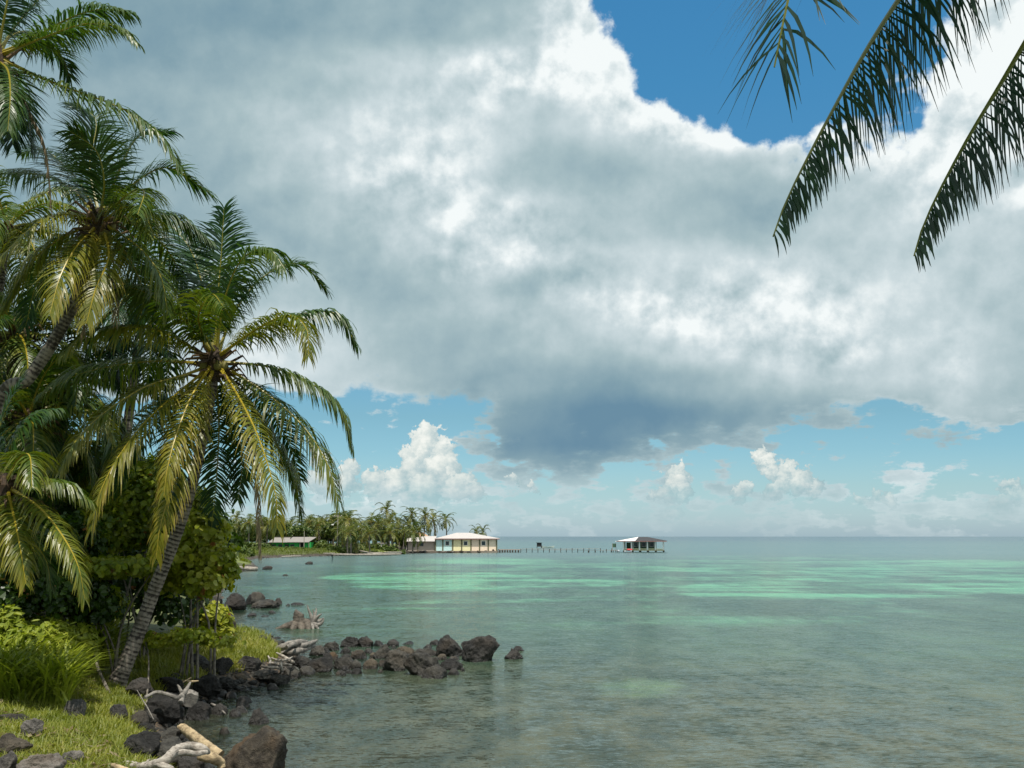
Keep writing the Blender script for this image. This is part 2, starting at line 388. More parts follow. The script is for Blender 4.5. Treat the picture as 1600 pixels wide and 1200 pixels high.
def m_paint(name, col, var=.25, rough=.7, scale=1.5):
    m, t, bs, out = mat(name); p = opos(t); n = S(t, noisetex(t, p, scale, 6, .65).outputs[0])
    link(t, mixc(t, n.step(.35, .75) * var, col, tuple(x * .45 for x in col)), bs.inputs['Base Color'])
    bs.inputs['Roughness'].default_value = rough; return m
for k, c in dict(white=(.85, .82, .78), cyan=(.58, .82, .82), yellow=(.86, .80, .48), peach=(.88, .72, .56), block=(.40, .36, .32), roofw=(.50, .46, .44), roofo=(.50, .30, .17),
                 roofg=(.27, .24, .22), green=(.02, .36, .07), dkgreen=(.05, .11, .06), dark=(.02, .02, .02), trim=(.12, .12, .06), eave=(.25, .13, .12), deck=(.50, .43, .26), pile=(.06, .05, .04),
                 plank=(.34, .29, .25), red=(.62, .06, .07), glass=(.03, .05, .06), darkroof=(.045, .042, .045), boat=(.55, .60, .55), polewood=(.30, .27, .22), stone=(.24, .20, .16), coconut=(.16, .14, .03), metal=(.4, .42, .45)).items():
    M[k] = m_paint(k + '_surface', c)
M['glass'].node_tree.nodes['Principled BSDF'].inputs['Roughness'].default_value = .15

# ------------------------------------------------------------------ terrain
shore_px = [(420,1330),(372,1262),(322,1212),(285,1172),(262,1142),(272,1120),(296,1106),(322,1098),(345,1088),(368,1076),(420,1066),(452,1056),(470,1042),(462,1026),(448,1010),(425,1001),(388,996),(372,985),(362,968),(352,956),(346,942),(346,925),(350,908),(362,898),(380,892),(402,887),(396,881),(384,876),(405,872),(450,870.5),(500,869),(560,867),(612,866),(640,864.6),(700,864.2),(778,863.4)]
SH = [tuple(G(a, b)[:2]) for a, b in shore_px]
tail = [(-3.5, 305), (-8, 345), (-40, 420), (-160, 560), (-600, 900), (-3000, 900), (-3000, -2500), (2500, -2500), (900, -300), (120, -60), (40, -6), (22, 3), (11, 7), (4, 10), (-.5, 12.5)]
POLY = np.array(SH + tail)
def sdist(x, y):
    """positive inland"""
    x = np.asarray(x, float); y = np.asarray(y, float); best = np.full(x.shape, 1e9); ins = np.zeros(x.shape, bool)
    for i in range(len(POLY)):
        ax, ay = POLY[i]; bx, by = POLY[(i + 1) % len(POLY)]
        dx, dy = bx - ax, by - ay; t = np.clip(((x - ax) * dx + (y - ay) * dy) / (dx * dx + dy * dy), 0, 1)
        best = np.minimum(best, np.hypot(x - ax - t * dx, y - ay - t * dy))
        if ay != by: ins ^= ((ay > y) != (by > y)) & (x < (bx - ax) * (y - ay) / (by - ay) + ax)
    return np.where(ins, best, -best)
def height(x, y, full=False):
    x = np.asarray(x, float); y = np.asarray(y, float)
    s = sdist(x, y) + (fbm(x * .8, y * .8, 3, 5) - .5) * .7
    land = .95 * (1 - np.exp(-np.clip(s, 0, None) / 1.3)) + .55 * sstep(2, 12, s) + 1.2 * sstep(60, 400, s)
    land = land + 1.1 * np.exp(-((x - .5) ** 2 + (y + 1) ** 2) / 50.)
    land = land * (1 - .78 * sstep(-34.5, -31, x) * sstep(4, 1, x) * sstep(256, 263, y) * sstep(330, 300, y))
    sea = -.55 * (1 - np.exp(np.clip(s, None, 0) / 2.2)) - 1.6 * sstep(-5, -40, s) - 3 * sstep(-300, -2000, s)
    near = sstep(120, 50, np.hypot(x, y))
    h = np.where(s > 0, land, sea) + near * (fbm(x * 1.7, y * 1.7, 4, 9) - .5) * .16 + (fbm(x * .13, y * .13, 3, 3) - .5) * .3 * (s > 0) * sstep(0, 4, s)
    return (h, s) if full else h
def hz(x, y): return float(height(np.array([x]), np.array([y]))[0])
def T(px, py, zmin=-9.0):
    """first hit of a sight line with the land (or the water when zmin = 0)"""
    r = ray(px, py); o = np.array([0, 0, CZ]); tt = np.geomspace(4, 420, 900) / r[1]
    p = o + tt[:, None] * r; h = np.maximum(height(p[:, 0], p[:, 1]), zmin); k = np.where(p[:, 2] < h)[0]
    i = k[0] if len(k) else len(tt) - 1
    return np.array([p[i, 0], p[i, 1], h[i]])

def polar(azs, rs):
    a, r = np.meshgrid(azs, rs, indexing='ij'); x = np.sin(a) * r; y = np.cos(a) * r
    na, nr = a.shape; i, j = np.meshgrid(np.arange(na - 1), np.arange(nr - 1), indexing='ij')
    q = np.stack([i * nr + j, i * nr + j + 1, (i + 1) * nr + j + 1, (i + 1) * nr + j], -1).reshape(-1, 4)
    return x.ravel(), y.ravel(), q
azs = np.concatenate([np.linspace(-180, -42, 40)[:-1], np.linspace(-42, 30, 430)[:-1], np.linspace(30, 180, 40)]) * math.pi / 180
rs = np.concatenate([np.linspace(.1, 11, 30)[:-1], np.geomspace(11, 60, 190)[:-1], np.geomspace(60, 420, 130)[:-1], np.geomspace(420, 21000, 30)])
x, y, q = polar(azs, rs); h, s_ = height(x, y, True)
b = Buf(); b.add(np.stack([x, y, h], 1), q[:, ::-1], np.clip(s_ / 10 + .5, 0, 1))
m, t, bs, out = mat('ground_surface'); p = gpos(t)
sp = t.nodes.new('ShaderNodeSeparateXYZ'); link(t, p, sp.inputs[0]); zz = S(t, sp.outputs[2])
n = S(t, noisetex(t, p, 1.1, 6, .6).outputs[0]); n2 = S(t, noisetex(t, p, 7, 6, .7).outputs[0]); n4 = S(t, noisetex(t, p, .12, 4, .6).outputs[0])
vo = t.nodes.new('ShaderNodeTexVoronoi'); vo.inputs['Scale'].default_value = 7.5; link(t, p, vo.inputs['Vector'])
pebc = t.nodes.new('ShaderNodeSeparateColor'); t.links.new(vo.outputs['Color'], pebc.inputs[0])
soil = mixc(t, n2.step(.35, .65), (.035, .036, .014), (.10, .11, .030))
soil = mixc(t, n4.step(.4, .65), soil, (.15, .18, .04))
peb = mixc(t, S(t, pebc.outputs[0]), (.022, .018, .014), (.12, .10, .075)); peb = mixc(t, S(t, pebc.outputs[1]).step(.7, .9) * .6, peb, (.17, .10, .05))
peb = mixc(t, S(t, vo.outputs['Distance']).step(.45, .75), peb, (.012, .010, .008))
bed = mixc(t, n.step(.4, .62), (.055, .060, .035), (.14, .12, .075))
c = mixc(t, (zz + (n - .5) * .35).step(.35, .62), peb, soil)
c = mixc(t, (zz + (n - .5) * .2).step(-.20, -.45), c, mixc(t, .45, bed, peb))
link(t, c, bs.inputs['Base Color']); bs.inputs['Roughness'].default_value = .9
bump(t, n2 * .6 + S(t, vo.outputs['Distance']).step(0, .8, 1, 0) * .8, .8, .06, bs); M['ground'] = m
g = b.build('ground', M['ground'], smooth=True); g['kind'] = 'structure'

# ------------------------------------------------------------------ water: one flat sheet with its depth and its pale sand banks read as mesh attributes
azw = np.concatenate([np.linspace(-180, -36, 20)[:-1], np.linspace(-36, 36, 520)[:-1], np.linspace(36, 180, 20)]) * math.pi / 180
rw = np.concatenate([np.linspace(2, 14, 6)[:-1], 4.2 / np.linspace(4.2 / 14, 4.2 / 900, 420)[:-1], np.geomspace(900, 21000, 16)])
x, y, q = polar(azw, rw); hh = height(x, y)
def bank(x0, x1, y0, y1, soft=.35):
    """an oval patch of sand on the sea bed between picture columns / rows, as a world-space oval"""
    ym = (y0 + y1) / 2; n_, f_ = G((x0 + x1) / 2, y1), G((x0 + x1) / 2, y0); cy = (n_[1] + f_[1]) / 2; ry = (f_[1] - n_[1]) / 2
    cx = ((x0 + x1) / 2 - CX) / F * cy; rx = (x1 - x0) / 2 / F * cy
    sh = ((x0 + x1) / 2 - CX) / F
    d = np.sqrt((((x - cx) - (y - cy) * sh) / rx) ** 2 + ((y - cy) / ry) ** 2); return sstep(1 + soft, 1 - soft, d)
sand = np.zeros_like(x)
for a in ((540, 860, 893, 925, .2), (760, 985, 904, 919, .15), (500, 640, 896, 908, .4), (1040, 1330, 906, 941, .25), (1200, 1560, 902, 936, .2), (1120, 1400, 893, 908, .3), (1400, 1900, 893, 930, .2), (880, 1200, 881, 889, .5), (1250, 1700, 874, 890, .5), (640, 900, 871, 884, .6), (950, 1500, 884, 898, .5)):
    sand = np.maximum(sand, bank(*a) * (.80 if a[0] < 700 else .66 if a[3] - a[2] > 12 else .58))
sand = np.maximum(sand, .52 * bank(480, 1900, 866, 955, .95))
faint = .5 * np.maximum.reduce([bank(560, 760, 935, 960, .8), bank(900, 1150, 1050, 1110, .8), bank(950, 1600, 930, 990, .9) * .8, bank(700, 1100, 925, 945, .8)])
sand = np.maximum(sand, faint)
me_b = Buf(); me_b.add(np.stack([x, y, np.zeros_like(x)], 1), q[:, ::-1], np.clip(-hh, 0, 5))
m, t, bs, out = mat('sea_water'); t.nodes.remove(bs); p = gpos(t)
dep = attr(t, 'v'); sa = attr(t, 'sand')
n1 = S(t, noisetex(t, S(t, vmath(t, 'MULTIPLY', p, (.16, .055, 1)).outputs[0]), 1, 6, .62, .5).outputs[0])
n2 = S(t, noisetex(t, S(t, vmath(t, 'MULTIPLY', p, (.9, .35, 1)).outputs[0]), 1, 5, .6).outputs[0])
n3 = S(t, noisetex(t, S(t, vmath(t, 'MULTIPLY', p, (.02, .012, 1)).outputs[0]), 1, 4, .6).outputs[0])
ns_ = S(t, noisetex(t, S(t, vmath(t, 'MULTIPLY', p, (.045, .15, 1)).outputs[0]), 1, 5, .65, .4).outputs[0])
sf = (sa + (n1 - .5) * 1.3 + (ns_ - .5) * 2.2 + (n2 - .5) * .3).step(.30, 1.0)
weed = mixc(t, (n1 * .6 + n2 * .4).step(.35, .65), (.028, .060, .040), (.070, .118, .078))
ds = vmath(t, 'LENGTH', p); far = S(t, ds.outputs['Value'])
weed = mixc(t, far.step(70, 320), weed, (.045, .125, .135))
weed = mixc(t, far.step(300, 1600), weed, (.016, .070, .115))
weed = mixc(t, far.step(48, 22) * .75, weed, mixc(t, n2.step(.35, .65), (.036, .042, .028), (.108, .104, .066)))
sandc = mixc(t, n2.step(.3, .7), (.095, .31, .175), (.14, .37, .21))
sandc = mixc(t, far.step(60, 30) * .7, sandc, (.14, .18, .10))
body = mixc(t, sf * sa.step(.05, .6, .35, 1.0), weed, sandc)
df = t.nodes.new('ShaderNodeBsdfDiffuse'); link(t, body, df.inputs[0])
tr = t.nodes.new('ShaderNodeBsdfTransparent'); tr.inputs[0].default_value = (.82, .88, .80, 1)
w1 = S(t, noisetex(t, S(t, vmath(t, 'MULTIPLY', p, (1.5, 3.6, 1)).outputs[0]), 1.0, 4, .6, .5).outputs[0])
w2 = S(t, noisetex(t, S(t, vmath(t, 'MULTIPLY', p, (.35, .9, 1)).outputs[0]), 1.0, 3, .5, .3).outputs[0])
calm = n3.step(.38, .6, .55, 1.1)
hgt = (w1 * .5 + w2 * .9) * calm
def slope(sx, sy, amp):
    n_ = noisetex(t, S(t, vmath(t, 'MULTIPLY', p, (sx, sy, 1)).outputs[0]), 1.0, 3, .6, .4)
    v_ = S(t, vmath(t, 'SUBTRACT', S(t, n_.outputs['Color']), (.5, .5, .5)).outputs[0]); return S(t, vmath(t, 'SCALE', v_, None, amp).outputs[0])
lod = (30.0 / far.max(1.0)).min(1.0).max(.22) * (calm * .5 + .6)
sl = S(t, vmath(t, 'ADD', slope(5.5, 12.0, lod * 1.15), S(t, vmath(t, 'ADD', slope(1.6, 3.6, lod * .62), slope(.35, .8, lod * .26)).outputs[0])).outputs[0])
sl = S(t, vmath(t, 'MULTIPLY', sl, (1, 1, 0)).outputs[0])
class _B: pass
bn = vmath(t, 'NORMALIZE', S(t, vmath(t, 'ADD', sl, (0, 0, 1)).outputs[0]))
gl = t.nodes.new('ShaderNodeBsdfGlossy'); link(t, far.step(40, 260, .08, .24), gl.inputs['Roughness']); t.links.new(bn.outputs[0], gl.inputs['Normal'])
gl.inputs[0].default_value = (.88, .91, .88, 1)
fr = t.nodes.new('ShaderNodeFresnel'); fr.inputs[0].default_value = 1.33; t.links.new(bn.outputs[0], fr.inputs['Normal'])
op = dep.step(.03, .75, .22, 1.0)
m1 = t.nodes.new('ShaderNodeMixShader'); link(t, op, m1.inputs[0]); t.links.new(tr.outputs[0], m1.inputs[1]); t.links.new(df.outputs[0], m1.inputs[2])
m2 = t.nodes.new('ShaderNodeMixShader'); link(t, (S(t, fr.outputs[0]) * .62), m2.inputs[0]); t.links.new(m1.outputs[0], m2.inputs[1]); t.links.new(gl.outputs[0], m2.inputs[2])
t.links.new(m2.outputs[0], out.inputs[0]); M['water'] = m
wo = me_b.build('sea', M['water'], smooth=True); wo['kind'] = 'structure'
at = wo.data.attributes.new('sand', 'FLOAT', 'POINT'); at.data.foreach_set('value', sand.astype(np.float32))

# ------------------------------------------------------------------ palms
def leaflets(b, path, rg, n, L, W, t0=.14, alpha=(28, 62), grav=.42, vee=.25, age=.4, mi=0, seg=4, sidebias=(1., 1.), roll=0., drop=0., tip=.6, jit=7):
    """two rows of drooping leaflets along a midrib"""
    m_ = len(path); T = nrm(np.gradient(path, axis=0)); hd = path[-1] - path[0]; hd[2] = 0
    if np.linalg.norm(hd) < .15: hd = np.array([rg.rand() - .5, rg.rand() - .5, 0])
    hd = hd / np.linalg.norm(hd); S0 = np.array([hd[1], -hd[0], 0.])
    if roll:
        pass
    for k, sgn in enumerate((1, -1)):
        tt = np.linspace(t0, .995, n) + (rg.rand(n) - .5) * .6 / n
        keep = rg.rand(n) > drop; tt = np.clip(tt[keep], 0, .999); nn = len(tt); fi = tt * (m_ - 1)
        i0 = fi.astype(int); fr_ = (fi - i0)[:, None]; p = path[i0] * (1 - fr_) + path[np.minimum(i0 + 1, m_ - 1)] * fr_
        Tt = nrm(T[i0] * (1 - fr_) + T[np.minimum(i0 + 1, m_ - 1)] * fr_)
        Sd = nrm(S0 - Tt * (Tt @ S0)[:, None]); Nn = np.cross(Sd, Tt); Nn *= np.sign(Nn[:, 2:3] + 1e-6)
        if roll: Sd, Nn = Sd * math.cos(roll) + Nn * math.sin(roll), Nn * math.cos(roll) - Sd * math.sin(roll)
        al = np.radians(alpha[0] + (alpha[1] - alpha[0]) * tt ** 1.3 + rg.randn(nn) * jit)[:, None]
        u = (tt - t0) / (1 - t0)
        ln = L * sidebias[k] * (.45 + .55 * sstep(0, .25, u)) * (1 - tip * sstep(.5, 1.05, u)) * (.88 + .24 * rg.rand(nn))
        d = nrm(sgn * Sd * np.cos(al) + Tt * np.sin(al) + Nn * (vee + rg.randn(nn, 1) * .09))
        wdir = Tt; pts = [p]; ws = []; ww = W * (.75 + .5 * rg.rand(nn)); g_ = grav * (.7 + .6 * rg.rand(nn, 1))
        prof = [.55, 1., .8, .45, .06] if seg == 4 else [.7, 1., .1]
        cur = p; V = []
        for sgi in range(seg + 1):
            wd = nrm(wdir - d * np.sum(d * wdir, 1, keepdims=True)); wv_ = (ww * prof[sgi] * .5)[:, None] * wd
            V.append(cur - wv_); V.append(cur + wv_)
            if sgi < seg:
                cur = cur + d * (ln / seg)[:, None]; d = nrm(d + np.array([0, 0, -1.]) * g_ + rg.randn(nn, 3) * .035)
        V = np.stack(V, 1)  # nn, 2(seg+1), 3
        base = np.arange(nn)[:, None, None] * (2 * seg + 2); qd = np.array([[2 * a, 2 * a + 1, 2 * a + 3, 2 * a + 2] for a in range(seg)])[None]
        val = np.clip(age + (rg.rand(nn) - .5) * .22, 0, 1)[:, None] + np.linspace(-.03, .14, seg + 1).repeat(2)[None] * (age > .3)
        b.add(V.reshape(-1, 3), (base + qd).reshape(-1, 4), np.clip(val, 0, 1).ravel(), mi)

def frond(parent, pts, seed, L=.75, n=78, W=.042, age=.4, grav=.42, vee=.22, dry=False, r0=.035, alpha=(28, 62), name='frond', label=None, drop=.03, sidebias=(1, 1), roll=0., off=None, tip=.6, t0=.14, jit=7):
    rg = np.random.RandomState(seed); path = spline(pts, 28)
    b = Buf(); leaflets(b, path, rg, n, L, W, t0, alpha, grav, vee, age, 0, 4, sidebias, roll, drop, tip, jit)
    tube(b, path, np.linspace(r0, .005, len(path)) * (1 + 1.1 * np.exp(-np.linspace(0, 1, len(path)) * 14)), 5, np.clip(age + .1, 0, 1), 1, cap=False)
    o = b.build(name, [M['palm_dry'] if dry else M['palm'], M['palm_dry'] if dry else M['rib']], parent, offset=off)
    if label: o['label'] = label
    return o
def auto_path(c, az, el, L, droop, rg=None, n=9):
    p = np.array(c, float); out = [p.copy()]; st = L / n
    for i in range(n):
        e = el - droop * ((i + .5) / n) ** 1.25; a = az
        p = p + st * np.array([math.sin(a) * math.cos(e), math.cos(a) * math.cos(e), math.sin(e)]); out.append(p.copy())
    return np.array(out)
def trunk(parent, pts, r0, r1, off, seed=1, flare=1.7, rings=.10, sides=16, mt='trunk'):
    path = spline(pts, 260); n = len(path); s = np.concatenate([[0], np.cumsum(np.linalg.norm(np.diff(path, axis=0), axis=1))])
    rg = np.random.RandomState(seed); k = s / rings + .5 * np.sin(s * 1.3); fr_ = k - np.floor(k)
    rad = (r0 + (r1 - r0) * np.clip(s / s[-1], 0, 1) ** .6) * (1 + (flare - 1) * np.exp(-s / .35))
    rad = rad * (1 + .06 * (1 - fr_) ** 2 - .02 + .05 * (fbm(s * 1.4, s * 0, 2, seed) - .5))
    b = Buf(); tube(b, path, rad, sides, np.clip(1.05 - fr_ * .95, 0, 1), 0, .09, seed)
    return b.build('trunk', M[mt], parent, smooth=True, offset=off)
_ico = {}
def ico(sub):
    if sub not in _ico:
        import bmesh
        bm = bmesh.new(); bmesh.ops.create_icosphere(bm, subdivisions=sub, radius=1)
        bm.verts.ensure_lookup_table(); _ico[sub] = (np.array([v.co[:] for v in bm.verts]), np.array([[v.index for v in f.verts] for f in bm.faces])); bm.free()
    return _ico[sub]
def heart(parent, c, off, seed, r=.26, h=.9, nuts=7, axis=(0, 0, 1)):
    """leaf bases, fibre and fruit under a palm crown"""
    rg = np.random.RandomState(seed); c = np.array(c, float); ax = np.array(axis, float); b = Buf()
    tube(b, [c - ax * h * .62, c - ax * h * .25, c, c + ax * h * .35], [r * .72, r * 1.05, r * .95, r * .3], 12, .3, 0, .35, seed)
    for i in range(34):
        a = rg.rand() * 6.28; z0 = -h * .55 + h * .7 * rg.rand(); dr = np.array([math.cos(a), math.sin(a), 0])
        p0 = c + ax * z0 + dr * r * .7; l = .28 + .4 * rg.rand(); e = .9 - 1.2 * rg.rand()
        p1 = p0 + (dr * math.cos(e) + np.array([0, 0, math.sin(e)])) * l; p2 = p1 + (dr * .6 + np.array([0, 0, -.7])) * l * .5
        tube(b, [p0, p1, p2], [.05, .03, .008], 5, rg.rand(), 0, .3, i)
    b.build('crown_base', M['fibre'], parent, offset=off)
    v, f = ico(2)
    for i in range(nuts):
        a = i * 2.4 + rg.rand(); p = c + np.array([math.cos(a) * r * 1.25, math.sin(a) * r * 1.25, -h * (.12 + .35 * rg.rand())])
        bb = Buf(); bb.add(v * np.array([.105, .105, .135]) + p, f, .5); bb.build('coconut', M['coconut'], parent, True, off)

# main palm -------------------------------------------------------
base = T(184, 1070); D0 = base[1]
def PP(px, py, dd=0): return P(px, py, D0 + dd)
mp = empty('coconut_palm', base, 'tall leaning coconut palm with ringed grey trunk rising from the grass beside the black boulders', 'palm tree', 'coconut palms on the near shore')
tr_pts = [base + np.array([-.1, 0, -.35]), PP(184, 1066), PP(212, 1000, .1), PP(240, 925, .2), PP(272, 845, .2), PP(298, 765, .1), PP(318, 680, 0), PP(331, 610, 0), PP(336, 565, 0)]
trunk(mp, tr_pts, .20, .115, base, 3)
CC = (336, 560)
heart(mp, PP(336, 560), base, 5, .24, .95)
mf = [  # list of picture points with depth steps (metres toward + / away from the camera), age, leaf length
 ([(330,562,0),(255,519,-.8),(195,511,-1.4),(140,520,-1.8),(100,549,-2.0)], .55, .8),
 ([(326,568,0),(244,564,.3),(169,573,.6),(110,590,.9),(72,615,1.0)], .42, .85),
 ([(326,572,0),(285,587,-.5),(225,606,-1.0),(157,650,-1.5),(112,698,-1.9),(94,740,-2.0)], .62, .75),
 ([(328,574,0),(272,619,-.9),(225,662,-1.5),(180,722,-2.0),(152,782,-2.3),(143,830,-2.3)], .68, .75),
 ([(330,570,-.1),(300,618,-1.2),(277,675,-2.0),(262,730,-2.4),(256,775,-2.5)], .72, .6),
 ([(334,576,-.1),(312,630,-1.0),(289,694,-1.6),(270,757,-2.0),(251,820,-2.2),(244,872,-2.2)], .72, .62),
 ([(342,572,-.1),(371,617,-.9),(398,670,-1.5),(417,722,-1.8),(431,775,-2.0),(433,825,-2.0)], .66, .75),
 ([(346,574,0),(390,630,.4),(430,690,.8),(458,745,1.0),(470,800,1.1)], .34, .8),
 ([(346,570,0),(412,612,-.2),(470,662,-.4),(510,722,-.6),(529,784,-.6)], .48, .78),
 ([(344,566,0),(420,573,.3),(487,600,.5),(532,640,.6),(548,694,.6)], .36, .8),
 ([(342,556,0),(405,512,-.9),(450,493,-1.6),(478,512,-2.1),(482,556,-2.3)], .56, .75),
 ([(342,556,0),(400,515,.6),(460,493,1.0),(525,490,1.2),(557,540,1.3)], .30, .75),
 ([(340,552,0),(368,485,.4),(412,432,.8),(468,412,1.0),(510,452,1.1)], .22, .85),
 ([(338,550,0),(350,470,-.3),(378,405,-.6),(420,390,-1.0),(445,420,-1.3)], .34, .85),
 ([(336,550,0),(340,470,.1),(346,395,.2),(350,325,.2)], .15, .95),
 ([(335,552,0),(322,470,.5),(300,395,.9),(268,352,1.2)], .20, .9),
 ([(332,554,0),(298,510,-.8),(255,475,-1.4),(215,452,-1.8),(185,452,-2.0)], .38, .85),
 ([(333,554,0),(285,470,.6),(225,405,1.1),(160,390,1.5),(120,420,1.6)], .24, .9),
 ([(336,580,0),(342,660,1.3),(338,750,1.8),(330,830,1.9)], .14, .7),
 ([(336,580,0),(365,640,1.3),(378,720,1.9),(372,780,2.0)], .18, .75),
 ([(330,578,0),(260,640,1.4),(205,710,2.0),(180,770,2.1)], .18, .8),
 ([(332,578,0),(290,650,1.6),(270,730,2.1),(290,800,2.1)], .16, .75),
 ([(348,575,0),(410,625,1.4),(450,690,2.0),(470,750,2.1)], .16, .75),
 ([(337,553,0),(310,500,-1.3),(330,460,-2.3),(350,480,-3.1)], .45, .8)]
for i, (pp, age, ll) in enumerate(mf):
    frond(mp, [PP(*q_) for q_ in pp], 100 + i, ll * (1.42 if age > .25 else 1.2), 100, .047, age, .62 if age > .25 else .22, .12, alpha=(14, 52), off=base, drop=.05, roll=(random.Random(i).random() - .5) * .5)
frond(mp, [PP(349, 582, 0), PP(385, 650, -.6), PP(400, 712, -.8), PP(404, 790, -.8), PP(406, 868, -.8)], 180, .55, 70, .034, .6, .75, 0, dry=True, off=base, label='dead tan frond hanging straight down', alpha=(50, 70))

# palm B: leaning trunk from the left edge, crown above ------------------
palms_made = []
def palm(basept, crown, fr_list, autos, label, seed, d, L=.8, r=(.19, .13), mids=(), auto_len=3.8, age=(.2, .5), n=70, nuts=6, W=.042, group='coconut palms on the near shore'):
    root = empty('coconut_palm', basept, label, 'palm tree', group); palms_made.append(root)
    c = P(crown[0], crown[1], d); pts = [np.array(basept) - np.array([0, 0, .4]), np.array(basept)] + [P(*q_) for q_ in mids] + [c]
    trunk(root, pts, r[0], r[1], basept, seed, sides=12); heart(root, c, basept, seed, .23, .9, nuts)
    for i, (pp, a, ll) in enumerate(fr_list):
        frond(root, [P(u, v_, d + w_) for u, v_, w_ in pp], seed * 50 + i, ll * 1.3, int(n * 1.25), W * 1.1, a, .55 if a > .25 else .25, .14, alpha=(16, 54), off=basept, drop=.05)
    rg = random.Random(seed)
    for i, (azd, eld) in enumerate(autos):
        frond(root, auto_path(c, R(azd), R(eld), auto_len * (.85 + .25 * rg.random()), R(95 + 30 * rg.random()) if eld < 60 else R(60 + 30 * rg.random())), seed * 50 + 30 + i, L, n, W, age[0] + (age[1] - age[0]) * rg.random(), .5, .16, alpha=(18, 54), off=basept, drop=.05)
    return root
dB = 24.5; zb = P(-90, 760, dB)
bB = np.array([zb[0], dB, hz(zb[0], dB)])
palm(bB, (155, 345), [
 ([(150,345,0),(100,335,-.9),(55,352,-1.6),(0,402,-2.0)], .62, .8), ([(152,352,0),(120,385,-1.0),(95,430,-1.7),(78,490,-2.0)], .68, .75),
 ([(160,348,0),(190,325,-.9),(222,330,-1.6),(242,372,-2.1)], .5, .75), ([(156,338,0),(163,285,-.7),(150,235,-1.0),(110,205,-1.2)], .25, .85),
 ([(152,340,0),(110,295,.3),(60,272,.6),(-10,270,.8)], .3, .85), ([(154,338,0),(120,280,.9),(70,235,1.5),(30,240,1.8)], .2, .85),
 ([(160,338,0),(205,290,.4),(262,262,.8),(325,300,1.0)], .25, .85), ([(162,344,0),(215,338,.6),(270,340,1.0),(325,375,1.2)], .3, .8),
 ([(158,338,0),(185,270,.3),(215,215,.5),(262,205,.6)], .18, .9), ([(155,336,0),(140,260,.5),(150,190,.8),(120,165,1)], .15, .9),
 ([(160,352,0),(170,400,-.9),(150,450,-1.4),(135,505,-1.6)], .7, .7), ([(162,350,0),(215,385,-.6),(250,430,-.8),(262,490,-.8)], .45, .75),
 ([(148,350,0),(90,375,-.2),(40,420,-.4),(5,480,-.5)], .55, .75), ([(160,352,0),(200,400,.8),(225,460,1.1),(215,510,1.1)], .2, .75),
 ([(150,350,0),(110,390,.9),(60,440,1.2),(40,510,1.3)], .25, .75), ([(158,340,0),(205,300,-1.2),(225,300,-2.2),(215,335,-3.)], .4, .75)],
 [(0, 50), (30, 20), (330, 10)], 'leaning coconut palm whose bare trunk enters from the left edge, second crown from the top', 11, dB, mids=[(-10, 648, dB), (45, 590, dB), (100, 505, dB), (138, 420, dB)])
for k_, pp in enumerate([[(152,352,dB),(140,400,dB-.7),(132,455,dB-.9),(130,520,dB-.9)], [(160,352,dB),(175,400,dB-.3),(182,450,dB-.4),(180,500,dB-.4)]]):
    frond(palms_made[0], [P(*q_) for q_ in pp], 880 + k_, .7, 50, .035, .4 + .3 * k_, .8, 0, dry=True, off=bB, label='dead brown frond hanging against the trunk', alpha=(45, 70), drop=.25)
# palm A: top left corner
dA = 23.0; pa = P(-130, 900, dA); bA = np.array([pa[0], dA, hz(pa[0], dA)])
pA = palm(bA, (-6, 88), [
 ([(0,84,0),(50,60,-.2),(110,28,-.4),(160,14,-.5),(204,20,-.6)], .3, .75), ([(2,86,0),(60,62,-.7),(130,38,-1.2),(185,42,-1.5),(213,66,-1.6)], .38, .62),
 ([(2,92,0),(70,124,-.4),(130,146,-.7),(195,172,-.9),(250,212,-1.),(282,262,-1.)], .36, .8), ([(0,80,0),(25,40,.3),(60,0,.6),(95,-40,.8)], .2, .85),
 ([(-4,95,0),(12,110,-1.0),(16,150,-1.6),(12,205,-1.8)], .3, .7), ([(-4,92,0),(15,120,.6),(22,170,.9),(20,225,1.0)], .12, .75),
 ([(-10,92,0),(-20,130,-.6),(-30,180,-.9),(-28,230,-.9)], .2, .8), ([(-4,78,0),(10,10,-.2),(20,-60,-.3),(40,-120,-.3)], .2, .9),
 ([(-8,80,0),(-50,40,-.5),(-100,20,-.8),(-160,40,-1)], .3, .85), ([(-8,90,0),(-60,100,.4),(-120,130,.6),(-160,190,.7)], .3, .85),
 ([(0,82,0),(45,70,.8),(90,80,1.4),(110,120,1.7)], .18, .8), ([(-4,96,0),(10,140,.1),(40,175,.2),(50,235,.2)], .15, .7)],
 [(0, 60), (200, 50)], 'coconut palm cut off by the top left corner, highest crown of the group', 13, dA, mids=[(-90, 500, dA), (-40, 260, dA)])
frond(pA, [P(10, 110, dA), P(42, 170, dA - .1), P(70, 235, dA - .2), P(82, 345, dA - .2)], 990, .22, 30, .03, .3, .8, 0, dry=True, off=bA, label='spent stalk hanging below the crown', r0=.07, drop=.3)
